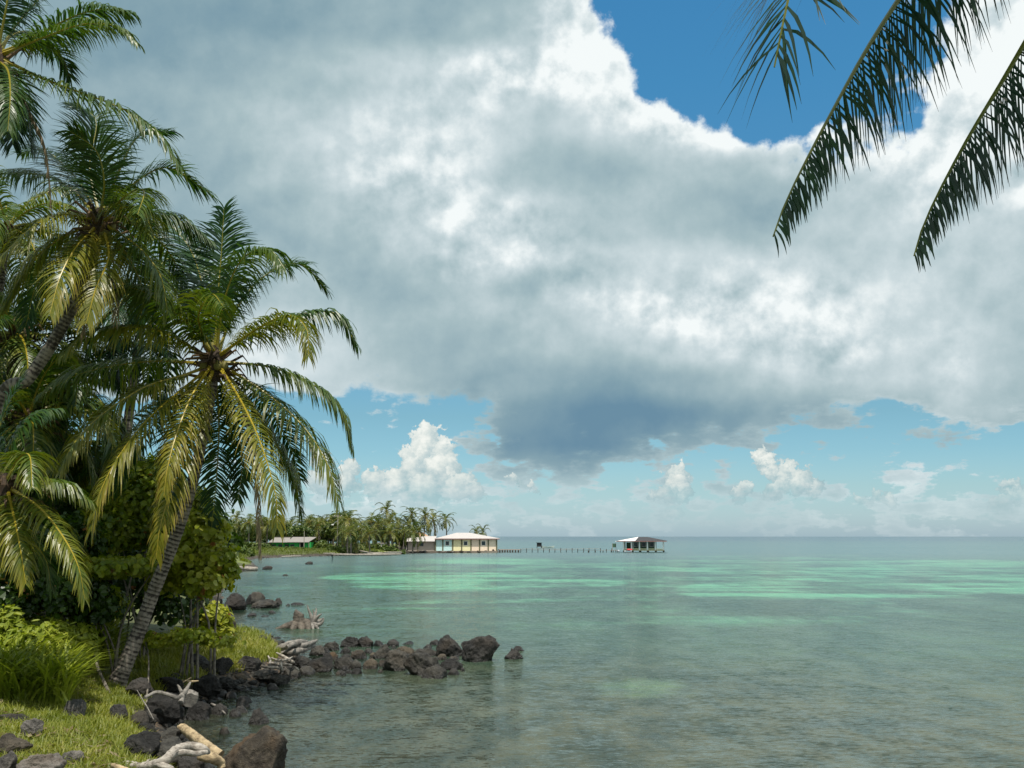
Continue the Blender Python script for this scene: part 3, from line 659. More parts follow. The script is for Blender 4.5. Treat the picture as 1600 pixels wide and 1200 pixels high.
# palm C: low crown at lower left edge
dC = 21.5; pc = P(-40, 1010, dC); bC = np.array([pc[0], dC, hz(pc[0], dC)])
palm(bC, (8, 758), [
 ([(10,760,0),(22,810,-.7),(32,860,-1.0),(40,912,-1.1)], .62, .55), ([(14,762,0),(60,792,-.5),(98,838,-.8),(122,885,-1.),(132,935,-1.)], .55, .55),
 ([(10,752,0),(28,718,-.7),(46,712,-1.2),(50,762,-1.6)], .5, .6), ([(14,756,0),(60,752,.1),(105,756,.2),(140,782,.3)], .4, .6),
 ([(6,750,0),(20,690,.2),(50,650,.4),(90,640,.5)], .3, .65), ([(4,750,0),(-5,690,0),(10,640,.1),(30,600,.1)], .2, .7),
 ([(4,760,0),(-20,800,-.6),(-25,850,-.8),(-15,900,-.9)], .5, .6), ([(10,764,0),(30,820,.5),(70,870,.8),(80,920,.8)], .2, .6), ([(0,752,0),(-40,720,0),(-80,720,0),(-110,760,0)], .3, .6)],
 [(300, 30)], 'low coconut palm with two fronds hanging to the weeds at the left edge', 17, dC, auto_len=2.8, L=.6)
# shaded palms behind
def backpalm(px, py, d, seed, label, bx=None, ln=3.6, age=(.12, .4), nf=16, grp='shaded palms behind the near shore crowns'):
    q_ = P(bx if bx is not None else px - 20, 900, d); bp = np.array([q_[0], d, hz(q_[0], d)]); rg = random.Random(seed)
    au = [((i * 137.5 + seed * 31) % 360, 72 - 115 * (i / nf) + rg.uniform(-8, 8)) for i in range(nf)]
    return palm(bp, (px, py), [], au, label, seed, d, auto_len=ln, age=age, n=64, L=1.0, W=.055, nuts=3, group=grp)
backpalm(25, 520, 30, 21, 'shaded coconut palm at the left edge, just above the leaning bare trunk', -20, 3.4, (.2, .55))
backpalm(105, 610, 31, 22, 'dark coconut palm between the leaning bare trunk and the tall ringed palm', 60, 3.6)
backpalm(45, 655, 29, 23, 'coconut palm just under the leaning bare trunk, above the low palm', 20, 3.2, (.25, .6))
backpalm(225, 470, 31, 24, 'dark coconut palm half hidden behind the upper fronds of the ringed palm', 160, 3.4, (.05, .3))
backpalm(10, 360, 31, 25, 'far coconut palm at the left edge level with the second highest crown', -60, 3.6, (.3, .6))
backpalm(150, 745, 33, 26, 'dark coconut palm behind the round leaved bush', 130, 3.6)
backpalm(60, 800, 31, 27, 'dark coconut palm low behind the hanging fronds at left', 70, 3.4)
backpalm(-40, 600, 33, 28, 'coconut palm mostly outside the left edge', -60, 3.8)

# foreground palm at top right: crown out of frame, three fronds hang into view --------
bR = np.array([8.2, 4.2, hz(8.2, 4.2)]); cR = P(1790, -420, 7.3)
pr = empty('coconut_palm', bR, 'nearby coconut palm whose dark fronds hang into the top right of the sky', 'palm tree', 'coconut palms on the near shore')
trunk(pr, [bR - np.array([0, 0, .4]), bR, bR + np.array([-.2, .8, 2.2]), bR * .35 + cR * .65, cR], .2, .14, bR, 31, sides=12)
heart(pr, cR, bR, 31, .24, .9, 5)
for i, (pp, ll, al, sb, gv, nn) in enumerate([
 ([(1790,-420,7.3),(1660,-300,7.2),(1540,-170,7.0),(1440,-50,6.9),(1365,60,6.8),(1300,175,6.7),(1250,270,6.7),(1222,330,6.7),(1208,370,6.7)], .84, (24, 60), (1.0, 1.0), .60, 150),
 ([(1790,-420,7.3),(1780,-300,7.3),(1720,-150,7.2),(1645,-10,7.1),(1570,120,7.0),(1510,220,6.9),(1462,310,6.9),(1438,365,6.9),(1428,400,6.9)], .80, (24, 60), (1.0, 1.0), .60, 150),
 ([(1790,-420,7.3),(1640,-390,7.6),(1480,-310,6.6),(1350,-200,5.9),(1270,-90,5.5),(1242,-40,5.3),(1224,35,5.25),(1210,105,5.25)], 1.25, (5, 46), (1, 1), .22, 150)]):
    frond(pr, [P(*q_) for q_ in pp], 700 + i, ll, nn, .022, .0, gv, (-1.05, -1.05, .0)[i], off=bR, tip=(.82, .82, .62)[i], alpha=al, sidebias=sb, drop=.22, r0=.04, jit=11)  # darkest leaf tone: their backlit shade is put into the colour
for i, (azd, eld) in enumerate([(80, 40), (120, 20), (160, 10), (100, -10), (60, 70), (190, 45), (210, 25), (222, 40), (234, 28), (246, 42), (256, 30), (240, 55), (228, 50), (250, 20), (264, 48), (216, 12), (244, 36), (236, 18)]):  # crown out of view; the flatter fronds are added to shade those hanging below
    frond(pr, auto_path(cR, R(azd), R(eld), 4.4, R(95 if i < 5 else 48)), 740 + i, .85, 90, .060, .3, .4, .2, off=bR)

# ------------------------------------------------------------------ leafy bushes
def leaves(b, cs, rads, n, size, rg, val=(.2, .8), aspect=1.0, shell=.55, up=.5, mi=0, flat=.0):
    """n leaf blades (six-sided, creased) in a union of ellipsoids"""
    cs = np.array(cs, float); rads = np.array(rads, float); w = rads.prod(1) ** (2 / 3.); k = rg.choice(len(cs), n, p=w / w.sum())
    d = nrm(rg.randn(n, 3)); rr = (shell + (1 - shell) * rg.rand(n) ** .6)[:, None] * (1 + .16 * rg.randn(n, 1))
    p = cs[k] + d * rads[k] * rr
    # clumping
    nrmv = nrm(d + np.array([0, 0, up]) + rg.randn(n, 3) * .55); a = nrm(np.cross(nrmv, rg.randn(n, 3))); c = np.cross(nrmv, a)
    s = size * (.6 + .8 * rg.rand(n, 1)); L = s * aspect
    fold = nrmv * s * .12
    V = np.stack([p - a * L * .5, p - a * L * .2 + c * s * .42 + fold, p + a * L * .25 + c * s * .42 + fold, p + a * L * .5, p + a * L * .25 - c * s * .42 + fold, p - a * L * .2 - c * s * .42 + fold], 1)
    i = np.arange(n)[:, None, None] * 6; f = np.array([[0, 1, 2, 3], [0, 3, 4, 5]])[None]
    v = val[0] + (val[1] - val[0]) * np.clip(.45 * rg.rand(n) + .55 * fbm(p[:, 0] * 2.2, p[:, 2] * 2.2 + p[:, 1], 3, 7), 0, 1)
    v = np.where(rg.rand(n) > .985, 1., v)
    b.add(V.reshape(-1, 3), (i + f).reshape(-1, 4), np.repeat(v, 6), mi)
def bush(px, base_py, d, lobes, n, label, seed, size=.14, val=(.2, .8), name='sea_grape_bush', cat='bush', mt='seagrape', stems=5, group=None, aspect=1., shell=.5):
    q_ = P(px, base_py, d); bp = np.array([q_[0], d, hz(q_[0], d)]); rg = np.random.RandomState(seed)
    root = empty(name, bp, label, cat, group)
    cs = [P(a, b_, d + dd) for a, b_, dd, *_ in lobes]; rd = [np.array([r[0], r[2] if len(r) > 2 else r[0], r[1]]) / F * d for *_, r in lobes]
    b = Buf(); leaves(b, cs, rd, n, size, rg, val, aspect, shell); b.build('foliage', M[mt], root, offset=bp)
    b = Buf()
    for i, c in enumerate(cs):
        for k in range(stems // 3):
            st = bp + np.array([rg.randn() * .3, rg.randn() * .2, -.1]); e = c + rg.randn(3) * rd[i] * .35
            tube(b, spline([st, st * .55 + e * .45 + np.array([rg.randn() * .15, 0, .25]), e], 9), np.linspace(.035, .010, 9) * (.7 + .6 * rg.rand()), 6, .6, 0, .3, k)
    if b.v: b.build('stems', M['bark'], root, offset=bp)
    return root
G_B = 'round leaved bushes of the shore thicket'
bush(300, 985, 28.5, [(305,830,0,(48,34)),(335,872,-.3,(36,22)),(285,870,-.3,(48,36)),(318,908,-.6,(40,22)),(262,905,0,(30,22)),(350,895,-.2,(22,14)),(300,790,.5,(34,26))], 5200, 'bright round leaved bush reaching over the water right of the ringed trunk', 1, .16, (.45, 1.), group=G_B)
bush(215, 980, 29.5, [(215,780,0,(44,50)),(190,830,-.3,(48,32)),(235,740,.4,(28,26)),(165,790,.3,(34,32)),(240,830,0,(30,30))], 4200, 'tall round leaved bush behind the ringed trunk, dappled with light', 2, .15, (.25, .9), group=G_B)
bush(190, 990, 27.0, [(160,886,0,(60,16)),(215,885,0,(42,14)),(120,900,0,(40,20)),(140,945,.8,(60,26))], 3300, 'low flat topped bush just left of the ringed trunk', 3, .15, (.3, .9), group=G_B)
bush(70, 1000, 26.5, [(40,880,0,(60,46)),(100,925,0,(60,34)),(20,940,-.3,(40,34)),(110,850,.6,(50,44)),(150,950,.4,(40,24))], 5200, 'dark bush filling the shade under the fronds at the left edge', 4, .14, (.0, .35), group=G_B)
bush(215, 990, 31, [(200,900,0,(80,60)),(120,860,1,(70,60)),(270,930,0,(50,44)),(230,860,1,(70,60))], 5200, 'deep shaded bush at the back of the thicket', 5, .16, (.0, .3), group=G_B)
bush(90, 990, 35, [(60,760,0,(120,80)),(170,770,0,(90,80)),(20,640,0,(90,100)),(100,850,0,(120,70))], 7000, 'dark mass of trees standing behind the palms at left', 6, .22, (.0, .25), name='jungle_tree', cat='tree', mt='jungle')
bush(300, 985, 36, [(270,800,0,(50,46)),(320,830,0,(40,36)),(350,850,0,(24,20)),(230,840,0,(60,50))], 3500, 'tree behind the bright bush, before the far grove', 7, .2, (.1, .6), name='jungle_tree', cat='tree', mt='jungle')
bush(338, 985, 33, [(330,960,0,(26,16)),(345,985,0,(20,12)),(312,975,0,(24,16)),(352,968,0,(12,8))], 2600, 'low yellow green shrub on the bank where the cove begins', 8, .10, (.55, .97), group=G_B, aspect=1.6)
bush(285, 1010, 26.5, [(300,992,0,(34,10)),(262,1000,.2,(30,9)),(340,1000,.2,(30,9))], 1500, 'creeping leafy clump in front of the stone under the bushes', 9, .10, (.5, .97), group=G_B, stems=0)
bush(110, 1010, 24.0, [(40,1012,.9,(34,30)),(84,1006,1.4,(30,34)),(120,1002,2.2,(34,24)),(10,990,1.2,(26,40)),(60,990,2.2,(40,26))], 9500, 'narrow leaved shrub behind the tall weeds at left', 10, .085, (.25, .95), name='leafy_shrub', mt='weed', group=G_B, aspect=2.6, shell=.3, stems=0)
bush(205, 1010, 24.5, [(150,985,3.4,(30,22)),(238,1000,3.2,(20,12))], 1300, 'small leafy shrub at the foot of the ringed trunk', 12, .11, (.3, .9), group=G_B, aspect=1.3)

# ------------------------------------------------------------------ grass and weeds
def blades(name, mt, pts, hmin, hmax, w, seed, lean=.35, label=None, vr=(0, 1), seg=3):
    rg = np.random.RandomState(seed); n = len(pts); p = pts.copy(); p[:, 2] -= .03
    H = hmin + (hmax - hmin) * rg.rand(n) ** 1.3 * (.5 + fbm(p[:, 0] * .9, p[:, 1] * .9, 3, 4)); a = rg.rand(n) * 6.283
    d = nrm(np.stack([np.cos(a) * lean * rg.rand(n), np.sin(a) * lean * rg.rand(n), np.ones(n)], 1)); sd_ = np.stack([-np.sin(a + rg.randn(n) * .8), np.cos(a), np.zeros(n)], 1); sd_ = nrm(sd_)
    ld = np.stack([np.cos(a), np.sin(a), np.zeros(n)], 1); cur = p; V = []
    prof = [.8, 1., .65, .05] if seg == 3 else [.5, 1, .9, .6, .05]
    for k in range(seg + 1):
        ww = w * prof[k] * .5 * (.7 + .6 * rg.rand(n, 1)); V += [cur - sd_ * ww, cur + sd_ * ww]
        cur = cur + d * (H / seg)[:, None]; d = nrm(d + ld * lean * (.5 + rg.rand(n, 1)) - np.array([0, 0, .12 * k * lean * 3]))
    V = np.stack(V, 1); f = np.array([[2*k_, 2*k_+1, 2*k_+3, 2*k_+2] for k_ in range(seg)])[None] + np.arange(n)[:, None, None] * (2 * seg + 2)
    v = vr[0] + (vr[1] - vr[0]) * np.clip(.45 * rg.rand(n) + .65 * fbm(p[:, 0] * .7, p[:, 1] * .7, 4, 2) - .05, 0, 1)
    b = Buf(); b.add(V.reshape(-1, 3), f.reshape(-1, 4), np.repeat(v, 2 * seg + 2))
    o = b.build(name, M[mt]); tag(o, label, 'grass', kind='stuff'); return o
def scatter(x0, x1, y0, y1, n, seed, cond):
    rg = np.random.RandomState(seed); x = rg.uniform(x0, x1, n); y = rg.uniform(y0, y1, n); h, s = height(x, y, True)
    px = CX + F * x * (1 + .0215 + 3 / y * .14) / y; k = cond(x, y, h, s, px); return np.stack([x[k], y[k], h[k]], 1)
pts = scatter(-17, -1, 10, 42, 420000, 1, lambda x, y, h, s, px: (s > .75 + 1.0 * (fbm(x * 1.5, y * 1.5, 2, 8) - .5)) & (h > .42) & (px > -60) & (px < 470) & (y < 34) & ((y < 22) | (fbm(x * 1.3, y * 1.3, 2, 3) > .3)))
blades('grass', 'grass', pts, .07, .26, .016, 2, .55, 'bright yellow green grass covering the bank')
pts = scatter(-18, -7, 20, 29, 60000, 3, lambda x, y, h, s, px: (px > -40) & (px < 100 + np.clip((y - D0 - .6) * 50, 0, 70)) & (y > 21.4 + 1.2 * fbm(x * .8, y * .2, 2, 4) + np.clip((px - 120) * .012, 0, 2)) & (h > .4))
blades('tall_weeds', 'weed', pts, .50, 1.75, .055, 4, .5, 'tall arching weeds between the grass and the bushes', (.1, 1), 4)
pts = scatter(-11, -6, 24, 40, 40000, 5, lambda x, y, h, s, px: (px > 215) & (px < 440) & (s > .3) & (h > .35))
blades('bank_grass', 'grass', pts, .10, .38, .022, 6, .5, 'taller grass on the little point of land before the driftwood', (.15, 1.))

# fallen leaves and husk scraps lying in the grass and along the bank
pts = scatter(-15, -3, 13, 34, 9000, 8, lambda x, y, h, s, px: (h > .25) & (s > .2) & (fbm(x * .9, y * .9, 3, 12) > .5)); pts = pts[:2600]
rg_ = np.random.RandomState(4); n_ = len(pts); a_ = rg_.rand(n_) * 6.28; dd_ = np.stack([np.cos(a_), np.sin(a_), .5 * (rg_.rand(n_) - .3)], 1); cc_ = np.stack([-np.sin(a_), np.cos(a_), .5 * (rg_.rand(n_) - .5)], 1)
L_ = (.04 + .12 * rg_.rand(n_, 1) ** 2); p_ = pts + np.array([0, 0, .07]); V_ = np.stack([p_ - dd_ * L_, p_ + cc_ * L_ * .35, p_ + dd_ * L_, p_ - cc_ * L_ * .35], 1)
b = Buf(); b.add(V_.reshape(-1, 3), np.arange(n_ * 4).reshape(-1, 4), np.repeat(rg_.rand(n_), 4)); tag(b.build('leaf_litter', M['palm_dry']), 'dry brown leaves scattered over the grassy bank', 'leaf litter', kind='stuff')

# ------------------------------------------------------------------ rocks
def rock_mesh(seed, sub=5, rough=.13, cuts=13):
    v, f = ico(sub); rg = np.random.RandomState(seed); p = v.copy()
    for k in range(cuts):
        n_ = nrm(rg.randn(3)); dd = .62 + .28 * rg.rand(); t_ = p @ n_; p = p - n_ * (np.clip(t_ - dd, 0, None) * .93)[:, None]
    off = Vector(rg.rand(3) * 50)
    out = np.empty_like(p)
    for i, q_ in enumerate(p):
        q2 = Vector(q_); n1_ = noise.fractal(q2 * 1.6 + off, 1.0, 2.0, 4); n2_ = noise.fractal(q2 * 6 + off, .9, 2.0, 3)
        out[i] = q_ * (1 + rough * 1.5 * n1_ + rough * .55 * n2_)
    mn, mx = out.min(0), out.max(0); out = (out - (mn + mx) / 2) / ((mx - mn) / 2)
    b = Buf(); b.add(out, f); o = b.build('boulder', M['rock'], smooth=True); me = o.data; bpy.data.objects.remove(o); return me
RM = [rock_mesh(s) for s in range(14)]; RS = [rock_mesh(50 + s, 3, .12) for s in range(6)]
RMM = {}
def rmesh(k, mt, small=False):
    src = (RS if small else RM)[k % (6 if small else 14)]; key = (src.name, mt)
    if key not in RMM:
        me = src.copy(); me.materials.clear(); me.materials.append(M[mt]); me.name = 'boulder'; RMM[key] = me
    return RMM[key]
nr = [0]
def rock(x0, x1, yt, yb, label, mt='rock', group=None, depth=.85, name='boulder', seed=None, rz=None):
    nr[0] += 1; k = nr[0] if seed is None else seed; rg = random.Random(k * 7 + 1)
    xm = (x0 + x1) / 2; g_ = T(xm, yb, 0.0); w = (x1 - x0) / F * g_[1] / 2
    y_ = g_[1] + w * depth * .7; x_ = P(xm, yt, y_)[0]; top = P(xm, yt, y_)[2]
    zb = max(hz(x_, y_), -.25) - .12; H = max(.06, top - zb)
    if g_[2] > .3: zb = min(zb, g_[2] - .1)
    zc = (top + zb) / 2; H = (top - zb) / 2
    o = bpy.data.objects.new(name, rmesh(k, mt, (x1 - x0) < 26)); C.objects.link(o)
    o.location = (x_, y_, zc); o.rotation_euler = (rg.uniform(-.12, .12), rg.uniform(-.12, .12), rz if rz is not None else rg.choice([0, 3.14, .25, -.25, 3.4, 2.9]))
    o.scale = (w * .98, w * depth, H * .98)
    tag(o, label, 'rock' if name == 'stone' else 'boulder', group); return o
SG = 'boulders of the rock spit'; CG = 'boulders along the bank of the small cove'; GG = 'rocks in the grass'; FG = 'rocks at the back of the cove'
ss = 'small dark stone packed among the bigger rocks of the spit'
for a in [
 (721,783,991,1035,'largest dark boulder near the outer end of the rock spit','rock_dark',SG),
 (682,726,992,1027,'rounded boulder touching the left side of the largest spit boulder','rock',SG),
 (785,818,1012,1031,'lone boulder in the water beyond the outer end of the spit','rock_dark',SG),
 (800,823,1009,1018,'flat slab lying on the outermost boulder of the spit','rock',SG),
 (671,692,999,1009,'low pointed rock behind the rounded spit boulder','rock',SG),
 (596,640,1013,1049,'slanting slab with rusty underside leaning over the water','rock',SG),
 (633,690,1018,1055,'broad rough boulder at the front middle of the spit','rock',SG),
 (658,699,1038,1061,'low front boulder of the spit with its foot in the water','rock',SG),
 (686,725,1028,1048,'flat ledge rock below the largest boulder','rock_dark',SG),
 (696,718,1043,1055,'small flat rock at the waterline before the ledge rock','rock_dark',SG),
 (647,684,1012,1027,'low rock between the broad rough boulder and the rounded one','rock',SG),
 (615,650,1009,1026,'flat topped rock behind the slanting slab','rock_brown',SG),
 (582,611,1005,1030,'upright rock left of the slanting slab','rock',SG),
 (530,562,993,1011,'left one of two boulders side by side at the back of the spit','rock_dark',SG),
 (557,584,994,1011,'right one of two boulders side by side at the back of the spit','rock_dark',SG),
 (583,602,1000,1010,'small dark rock in the gap of the back row of the spit','rock_dark',SG),
 (601,625,998,1010,'rounded dark rock alone in the back row of the spit','rock_dark',SG),
 (626,648,1001,1008,'low dome of rock last in the back row of the spit','rock_dark',SG),
 (504,531,1001,1017,'grey rock next to the weathered plank log','rock',SG),
 (484,510,1008,1025,'rock tucked at the right end of the weathered plank log','rock',SG),
 (546,573,1015,1031,'brown tinted low rock in the middle of the spit','rock_brown',SG),
 (566,592,1028,1046,'brown flat rock at the inner waterline of the spit','rock_brown',SG),
 (546,566,1030,1046,ss,'rock',SG),(521,553,1025,1046,'worn rock left of the brown flat rocks','rock',SG),
 (482,522,1026,1051,'large smooth topped rock at the front of the spit','rock',SG),
 (454,487,1024,1044,'sloping grey rock right of the white driftwood sticks','rock',SG),
 (468,493,1040,1055,ss,'rock',SG),(508,530,1018,1032,ss,'rock_brown',SG),(530,548,1010,1022,ss,'rock',SG),(568,585,1012,1022,ss,'rock',SG),(530,542,1048,1057,ss,'rock_dark',SG),(650,664,1045,1056,ss,'rock',SG),(592,606,1030,1042,ss,'rock_brown',SG),(505,520,1014,1022,ss,'rock_dark',SG),(575,590,1019,1030,ss,'rock_brown',SG),(660,676,1006,1014,ss,'rock',SG),
 (416,437,1067,1078,'pointed rock standing in the water before the spit','rock_dark',SG),
 (385,437,1047,1070,'long low rock at the landward end of the spit','rock',SG),
 (420,453,1053,1071,'dark rock beside the long low rock','rock',SG),
 (441,471,1044,1060,'rough rock under the white driftwood sticks','rock',SG),
 (364,387,1052,1067,'brown stone left of the long low rock','rock_brown',SG),
 (370,407,1024,1051,'square topped boulder at the edge of the green point','rock',CG),
 (331,366,1026,1058,'rounded boulder in the middle of three at the edge of the grass','rock_dark',CG),
 (294,334,1021,1052,'dark dome boulder at the left of three at the edge of the grass','rock_dark',CG),
 (300,349,1050,1094,'big shaded boulder below the dark dome boulder','rock_dark',CG),
 (340,372,1058,1084,'shaded rock right of the big shaded boulder','rock_dark',CG),
 (226,294,1080,1138,'largest black boulder in the shade of the palm','rock_dark',CG),
 (198,242,1058,1096,'black rock at the foot of the ringed palm','rock_dark',CG),
 (244,290,1056,1088,'shaded boulder behind the forked grey branch','rock_dark',CG),
 (292,330,1095,1125,'wet rock right of the largest black boulder','rock_dark',CG),
 (200,248,1110,1142,'grey topped slab at the edge of the bright grass','rock',CG),
 (172,201,1099,1126,'pitted rock at the grass edge left of the grey topped slab','rock_dark',CG),
 (199,253,1141,1190,'broad flat grey boulder beside the bright grass','rock',CG),
 (212,242,1128,1150,'small boulder between the grey slab and the broad flat boulder','rock',CG),
 (243,284,1134,1168,'dark boulder behind the leaning tan log','rock',CG),
 (240,296,1152,1204,'boulder under the bleached branch','rock',CG),
 (276,323,1178,1225,'dark round boulder at the bottom edge under the bleached branch','rock_dark',CG),
 (342,452,1134,1240,'big rusty brown boulder in the bottom foreground','rock_brown',CG),
 (389,421,1104,1133,'black rock standing in the shallow water of the cove','rock_dark',CG),
 (407,424,1120,1131,'small reddish rock against the black rock in the cove','rock_brown',CG),
 (342,361,1136,1148,'pointed reddish stone in the shallows behind the rusty boulder','rock_brown',CG),
 (364,389,1102,1115,'low dark stone in the shallows nearest the black rock','rock_dark',CG),
 (369,394,1087,1099,'low dark stone in the shallows before the shaded rocks','rock_dark',CG),
 (329,355,1098,1118,'flat wet stone at the head of the cove','rock_dark',CG),
 (350,372,1080,1092,'wet stone at the foot of the shaded rock','rock_dark',CG),
 (100,136,1092,1124,'single rounded rock in the middle of the grass','rock_grey',GG),
 (36,68,1121,1154,'angular rock with a steep right face in the grass','rock_grey',GG),
 (-6,46,1113,1132,'low rock row at the left edge of the grass','rock',GG),
 (-8,48,1146,1186,'rounded brown rock at the bottom left edge','rock_brown',GG),
 (22,100,1174,1225,'wide grey rock in the bottom left corner','rock_grey',GG),
 (96,134,1171,1196,'pale rock half sunk in grass right of the wide grey rock','rock_grey',GG),
 (-10,26,1172,1215,'grey rock in the very bottom left corner','rock_grey',GG),
 (230,263,988,1012,'lichen covered stone under the bushes','rock_grey',GG),
 (351,386,926,954,'largest round boulder at the back of the cove','rock_dark',FG),
 (391,414,924,945,'tall boulder right of the largest round one at the back of the cove','rock',FG),
 (384,396,928,945,'narrow rock wedged between two boulders at the back of the cove','rock',FG),
 (339,361,943,962,'dark rock in front of the largest round boulder','rock_dark',FG),
 (322,348,931,947,'rock under the overhanging leaves of the bright bush','rock',FG),
 (392,438,936,951,'low sloping rock at the seaward end of the back row','rock',FG),
 (428,441,934,945,'small knob of rock at the tip of the back row','rock_dark',FG),
 (454,476,941,946,'flat reef rock awash beyond the back row','rock_dark',FG),
 (445,454,943,947,'tiny reef rock awash beside the flat one','rock_dark',FG),
 (384,402,957,963,'flat rock awash before the back row','rock_dark',FG),
 (419,432,953,959,'small rock awash right of the back row','rock_dark',FG),
 (404,424,961,964,'thin ledge awash behind the stump','rock_dark',FG),
 (350,371,966,990,'reddish rock at the corner of the bank','rock_brown',FG),
 (326,352,961,980,'brown boulder half covered by the yellow green shrub','rock_brown',FG),
 (374,386,986,993,'small dark rock off the corner of the bank','rock_dark',FG),
 (398,418,992,998,'flat dark rock awash behind the green point','rock_dark',FG),
 (424,440,994,998,'flat rock awash near the weathered plank log','rock_dark',FG),
 (477,490,877,882,'lone far rock in the bay before the green house','rock_dark',None),
 (440,452,897,900,'low rock awash in the middle of the bay','rock_dark',None),
 (410,426,884,890,'dark rock at the end of the far logs','rock_dark',None)]:
    x0, x1, yt, yb, lab, mt, grp = a; rock(x0, x1, yt, yb, lab, mt, grp, name='stone' if (x1 - x0) < 24 else 'boulder')
# filler stones of the spit
rg = random.Random(5)
for i in range(46):
    u = rg.random(); px = 455 + u * 270; yb = 1052 - 8 * u + rg.uniform(-24, 6) - (10 if px > 600 and px < 640 else 0); w = rg.uniform(9, 20)
    rock(px - w / 2, px + w / 2, yb - w * rg.uniform(.35, .7), yb, ss, rg.choice(['rock', 'rock_dark', 'rock_brown']), SG, name='stone', seed=200 + i)
for i in range(26):
    px = rg.uniform(255, 385); yb = rg.uniform(1066, 1128); w = rg.uniform(10, 26)
    rock(px - w / 2, px + w / 2, yb - w * rg.uniform(.4, .8), yb, 'small black stone piled in the shaded corner of the cove', 'rock_dark', CG, name='stone', seed=300 + i)
# loose shingle at the waterline: countless
rgn = np.random.RandomState(9); v0, f0 = ico(1); b = Buf(); cnt = 0
xx = rgn.uniform(-12, -2, 60000); yy = rgn.uniform(14, 60, 60000); hh_, s2 = height(xx, yy, True)
kk = np.where((s2 > -2.2) & (s2 < .35) & (rgn.rand(60000) < np.exp(-np.clip(-s2, 0, 9) * .9)))[0][:1500]
for i in kk:
    r_ = .03 + .12 * rgn.rand() ** 3; b.add((v0 * (1 + .25 * rgn.randn(*v0.shape) * .5)) * np.array([r_, r_, r_ * .6]) * (1 + .4 * rgn.rand(3)) + np.array([xx[i], yy[i], hh_[i] + r_ * .2]), f0, rgn.rand())
tag(b.build('shore_shingle', M['rock'], smooth=True), 'loose dark shingle and pebbles along the waterline', 'pebbles', kind='stuff')

# ------------------------------------------------------------------ driftwood
def wood(name, label, mt, branches, org, group=None, cat='driftwood', sides=9, rough=.35):
    o0 = np.array(org, float); b = Buf()
    for i, br_ in enumerate(branches):
        p = spline([list(q_) for q_ in br_], max(8, 7 * len(br_))); tube(b, p[:, :3], p[:, 3], sides, .5, 0, rough, i)
    o = b.build(name, M[mt], smooth=True, offset=o0); o.location = tuple(o0); tag(o, label, cat, group); return o
def W(px, py, z, r):
    p = G(px, py, z); return (p[0], p[1], p[2], r)
DG = 'driftwood along the near shore'
# stump with roots in the water
o = T(470, 982, 0); D_ = o[1] + .3
def Q(px, py, dd, r): p = P(px, py, D_ + dd); return (p[0], p[1], max(p[2], -.15), r)
st = empty('tree_stump', (o[0], D_, 0), 'brown cut stump with splayed bleached roots lying in the shallow water', 'tree stump', DG)
b = Buf()
for k, br_ in enumerate([[Q(466,976,0,.33),Q(466,968,0,.25),Q(466,958,0,.21),Q(467,956,0,.20)],[Q(466,975,0,.28),Q(452,978,-.2,.2),Q(438,982,-.3,.12),Q(430,983,-.4,.04)],[Q(466,975,0,.3),Q(480,975,.1,.27),Q(492,974,.2,.2)],[Q(462,976,0,.22),Q(458,981,-.5,.15),Q(456,985,-.7,.08)],[Q(470,976,0,.22),Q(472,982,-.5,.15),Q(472,986,-.7,.08)],[Q(478,975,0,.2),Q(481,981,-.5,.14),Q(483,986,-.7,.07)]]):
    p = spline([list(q_) for q_ in br_], 14); tube(b, p[:, :3], p[:, 3], 11, .5, 0, .4, k)
b.build('bole', M['stump'], st, True, (o[0], D_, 0))
b = Buf()
for k, br_ in enumerate([[Q(488,973,0,.13),Q(486,962,0,.08),Q(482,952,0,.045),Q(480,945,0,.02)],[Q(489,973,0,.12),Q(491,962,.1,.07),Q(489,952,.1,.025)],[Q(490,973,0,.12),Q(497,963,-.1,.07),Q(503,959,-.1,.02)],[Q(490,974,0,.12),Q(499,970,.2,.08),Q(506,966,.2,.03)],[Q(490,975,0,.12),Q(498,976,-.2,.09),Q(504,972,-.2,.05),Q(506,967,-.2,.02)],[Q(490,975,0,.12),Q(495,980,-.3,.08),Q(498,985,-.4,.05)],[Q(488,975,0,.12),Q(489,981,-.4,.08),Q(490,985,-.5,.05)],[Q(489,974,0,.1),Q(494,955,.2,.05),Q(493,950,.2,.02)]]):
    p = spline([list(q_) for q_ in br_], 12); tube(b, p[:, :3], p[:, 3], 7, .5, 0, .3, k)
b.build('root', M['drift_grey'], st, True, (o[0], D_, 0))
